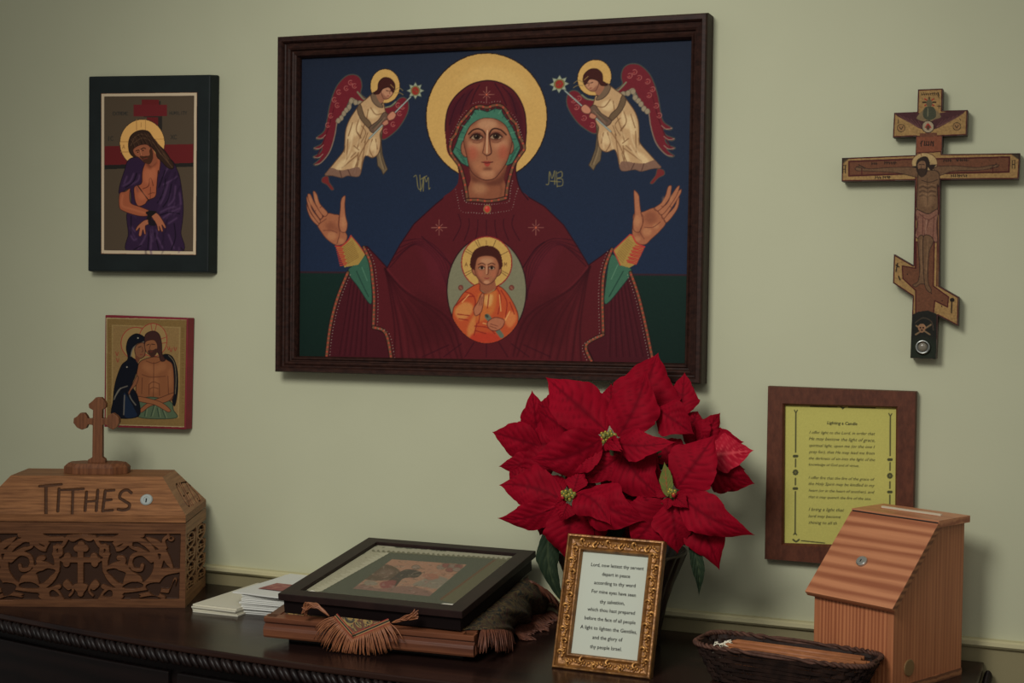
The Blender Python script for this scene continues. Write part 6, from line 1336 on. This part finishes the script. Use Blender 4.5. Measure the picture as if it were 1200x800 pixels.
# back layer
R_((640, 300), (705, 42), 104, -.15, -.115, curl=.05, bend=-.04); R_((790, 300), (808, 118), 52, -.13, -.10, curl=.06, tilt=.3); R_((520, 300), (520, 162), 46, -.12, -.09); R_((235, 380), (211, 188), 46, -.14, -.12, tilt=-.4)
R_((250, 410), (52, 352), 62, -.17, -.15, curl=.1, tilt=.25); R_((260, 470), (78, 488), 40, -.19, -.19); R_((430, 400), (225, 262), 70, -.20, -.15, tilt=.3)
R_((880, 400), (1040, 392), 52, -.15, -.13, tilt=.4); R_((860, 400), (948, 276), 42, -.16, -.12, tilt=-.3); R_((850, 420), (860, 300), 50, -.16, -.12); R_((820, 360), (860, 270), 60, -.13, -.1)
R_((890, 500), (1082, 556), 62, -.18, -.16, tilt=-.3); leaf('bract', (895, 445), (1078, 425), 60, -.19, -.17, m_pink, tilt=.5, label='bract with a paler pink sheen')
R_((880, 470), (1045, 500), 50, -.17, -.16, tilt=-.5); R_((300, 640), (240, 760), 46, -.24, -.22, tilt=.3); R_((300, 470), (150, 520), 60, -.22, -.2)
R_((640, 640), (520, 760), 90, -.20, -.2, tilt=.3); R_((700, 480), (560, 640), 90, -.19, -.19); R_((480, 520), (640, 580), 70, -.2, -.19); R_((420, 520), (380, 620), 60, -.21, -.22); R_((880, 520), (800, 460), 70, -.19, -.17)
R_((600, 420), (470, 520), 70, -.20, -.20, tilt=.3); R_((690, 420), (600, 520), 60, -.20, -.2, tilt=-.3); R_((420, 440), (350, 560), 60, -.20, -.22, tilt=.4); R_((770, 470), (700, 380), 60, -.19, -.17); R_((640, 590), (700, 690), 60, -.23, -.25, tilt=.4); R_((300, 400), (180, 400), 70, -.17, -.15); R_((330, 300), (230, 240), 60, -.16, -.14, tilt=.3)
R_((430, 640), (470, 800), 80, -.24, -.25); R_((200, 560), (120, 500), 46, -.22, -.2); R_((900, 560), (990, 480), 60, -.17, -.15, tilt=.3); R_((840, 330), (900, 400), 50, -.15, -.15, tilt=-.4)
# upper flower
R_((548, 372), (660, 112), 86, -.235, -.20, curl=.13, tilt=.25, tipsharp=.5, bend=.05); R_((505, 352), (262, 136), 88, -.235, -.21, curl=.13, tilt=-.25); R_((488, 378), (198, 458), 80, -.25, -.27, curl=.12, bend=-.10, tilt=.35)
R_((530, 395), (772, 392), 50, -.25, -.26, curl=.12, bend=.05, tilt=.5); R_((700, 262), (845, 362), 62, -.20, -.2, curl=.16); R_((485, 400), (325, 526), 46, -.24, -.26, tilt=-.3); R_((515, 385), (566, 424), 24, -.26, -.29, curl=.2); R_((500, 395), (560, 430), 22, -.262, -.30, curl=.2)
# middle, in the shade of the upper flower
R_((560, 425), (722, 612), 84, -.215, -.24, curl=.1, tilt=-.25, bend=.06); R_((560, 445), (402, 556), 48, -.215, -.235, tilt=.3)
# left lower flower
R_((335, 618), (78, 560), 74, -.275, -.26, curl=.13, tilt=-.2, bend=.07); R_((335, 632), (72, 690), 48, -.28, -.28, curl=.1, bend=-.08, tilt=.3); R_((430, 588), (655, 698), 80, -.275, -.29, curl=.16, bend=.08, tilt=-.2); R_((385, 590), (518, 716), 66, -.285, -.31, curl=.15, bend=-.12, tilt=.3)
R_((352, 632), (322, 702), 34, -.29, -.305, curl=.2); R_((372, 590), (404, 486), 34, -.27, -.245, tilt=.4); R_((330, 590), (285, 520), 34, -.265, -.24); R_((360, 650), (350, 860), 84, -.275, -.27, curl=.12); R_((345, 610), (300, 640), 18, -.29, -.30)
# right lower flower
R_((775, 575), (930, 362), 86, -.265, -.24, curl=.12, tilt=.25); R_((775, 588), (1082, 756), 66, -.275, -.27, curl=.16, bend=.07, tilt=-.2); R_((755, 622), (780, 830), 68, -.275, -.265, curl=.12); R_((735, 640), (600, 800), 90, -.26, -.27, curl=.12, tilt=.2)
R_((820, 640), (944, 894), 70, -.255, -.25, curl=.14, tilt=-.3, bend=-.04); R_((770, 605), (822, 650), 28, -.285, -.30, curl=.2); R_((745, 610), (735, 660), 22, -.28, -.295, curl=.2); R_((745, 600), (690, 560), 26, -.27, -.26)
leaf('pale_leaf', (742, 606), (728, 468), 22, -.285, -.262, m_lime, tilt=.4, label='small yellow-green leaf among the red bracts')
leaf('green_leaf', (648, 606), (663, 712), 13, -.24, -.26, m_grn, raw=True, bend=.12); leaf('green_leaf', (809, 630), (819, 699), 8, -.25, -.25, m_grn, raw=True, bend=-.06, fold=.4); leaf('green_leaf', (690, 600), (640, 618), 16, -.2, -.21, m_grn, raw=True); leaf('green_leaf', (760, 600), (815, 640), 22, -.2, -.2, m_grn, raw=True); leaf('green_leaf', (720, 540), (700, 565), 22, -.17, -.17, m_grn, raw=True)
leaf('green_leaf', (700, 610), (720, 650), 30, -.21, -.22, m_grn, raw=True); leaf('green_leaf', (752, 530), (790, 545), 20, -.18, -.18, m_grn, raw=True)
m_cy = [mat('cyathia_'+n, c, .5) for n, c in (('green', (92, 96, 40)), ('yellow', (168, 140, 44)), ('red', (140, 24, 28)))]
FL = (((508, 372), -.262, 30, 15), ((352, 600), -.298, 26, 14), ((758, 592), -.292, 16, 8))
rs = np.random.RandomState(17)
for (x, y), d, r, n in FL:
    fc = None
    for k in range(n):
        a = k*2.4; q = math.sqrt((k+.5)/n)*r; p = on_y(crop(560, 400, PS, (x+q*math.cos(a), y+q*.8*math.sin(a))), d-rs.uniform(0, .008))[0]
        o = MB().ball(tuple(p), .0030+rs.uniform(0, .0008), 6, (1, 1, 1.3)).build('flower_bud', m_cy[0 if k % 3 else 2 if k % 2 else 0], po, smooth=True)
        p2 = Vector(p)+Vector((rs.uniform(-.001, .001), -.003, .0022)); MB().ball(tuple(p2), .0014, 5).build('stamen_tip', m_cy[1], o, smooth=True)
m_stem = mat('stem', (58, 60, 34), .6)
for (x, y), d in (((508, 372), -.25), ((352, 600), -.285), ((758, 592), -.28), ((880, 450), -.17), ((640, 330), -.13), ((250, 430), -.16)):
    e = Vector(on_y(crop(560, 400, PS, (x, y)), d)[0]); s = PC+Vector(((e.x-PC.x)*.22, (e.y-PC.y)*.3, .15)); m_ = s.lerp(e, .5)+Vector((0, .02, .02))
    MB().tube([s, s.lerp(m_, .5)+Vector((0, .006, 0)), m_, m_.lerp(e, .5)+Vector((0, .008, .004)), e+Vector((0, .006, 0))], .0036, 7).build('stem', m_stem, po, smooth=True)
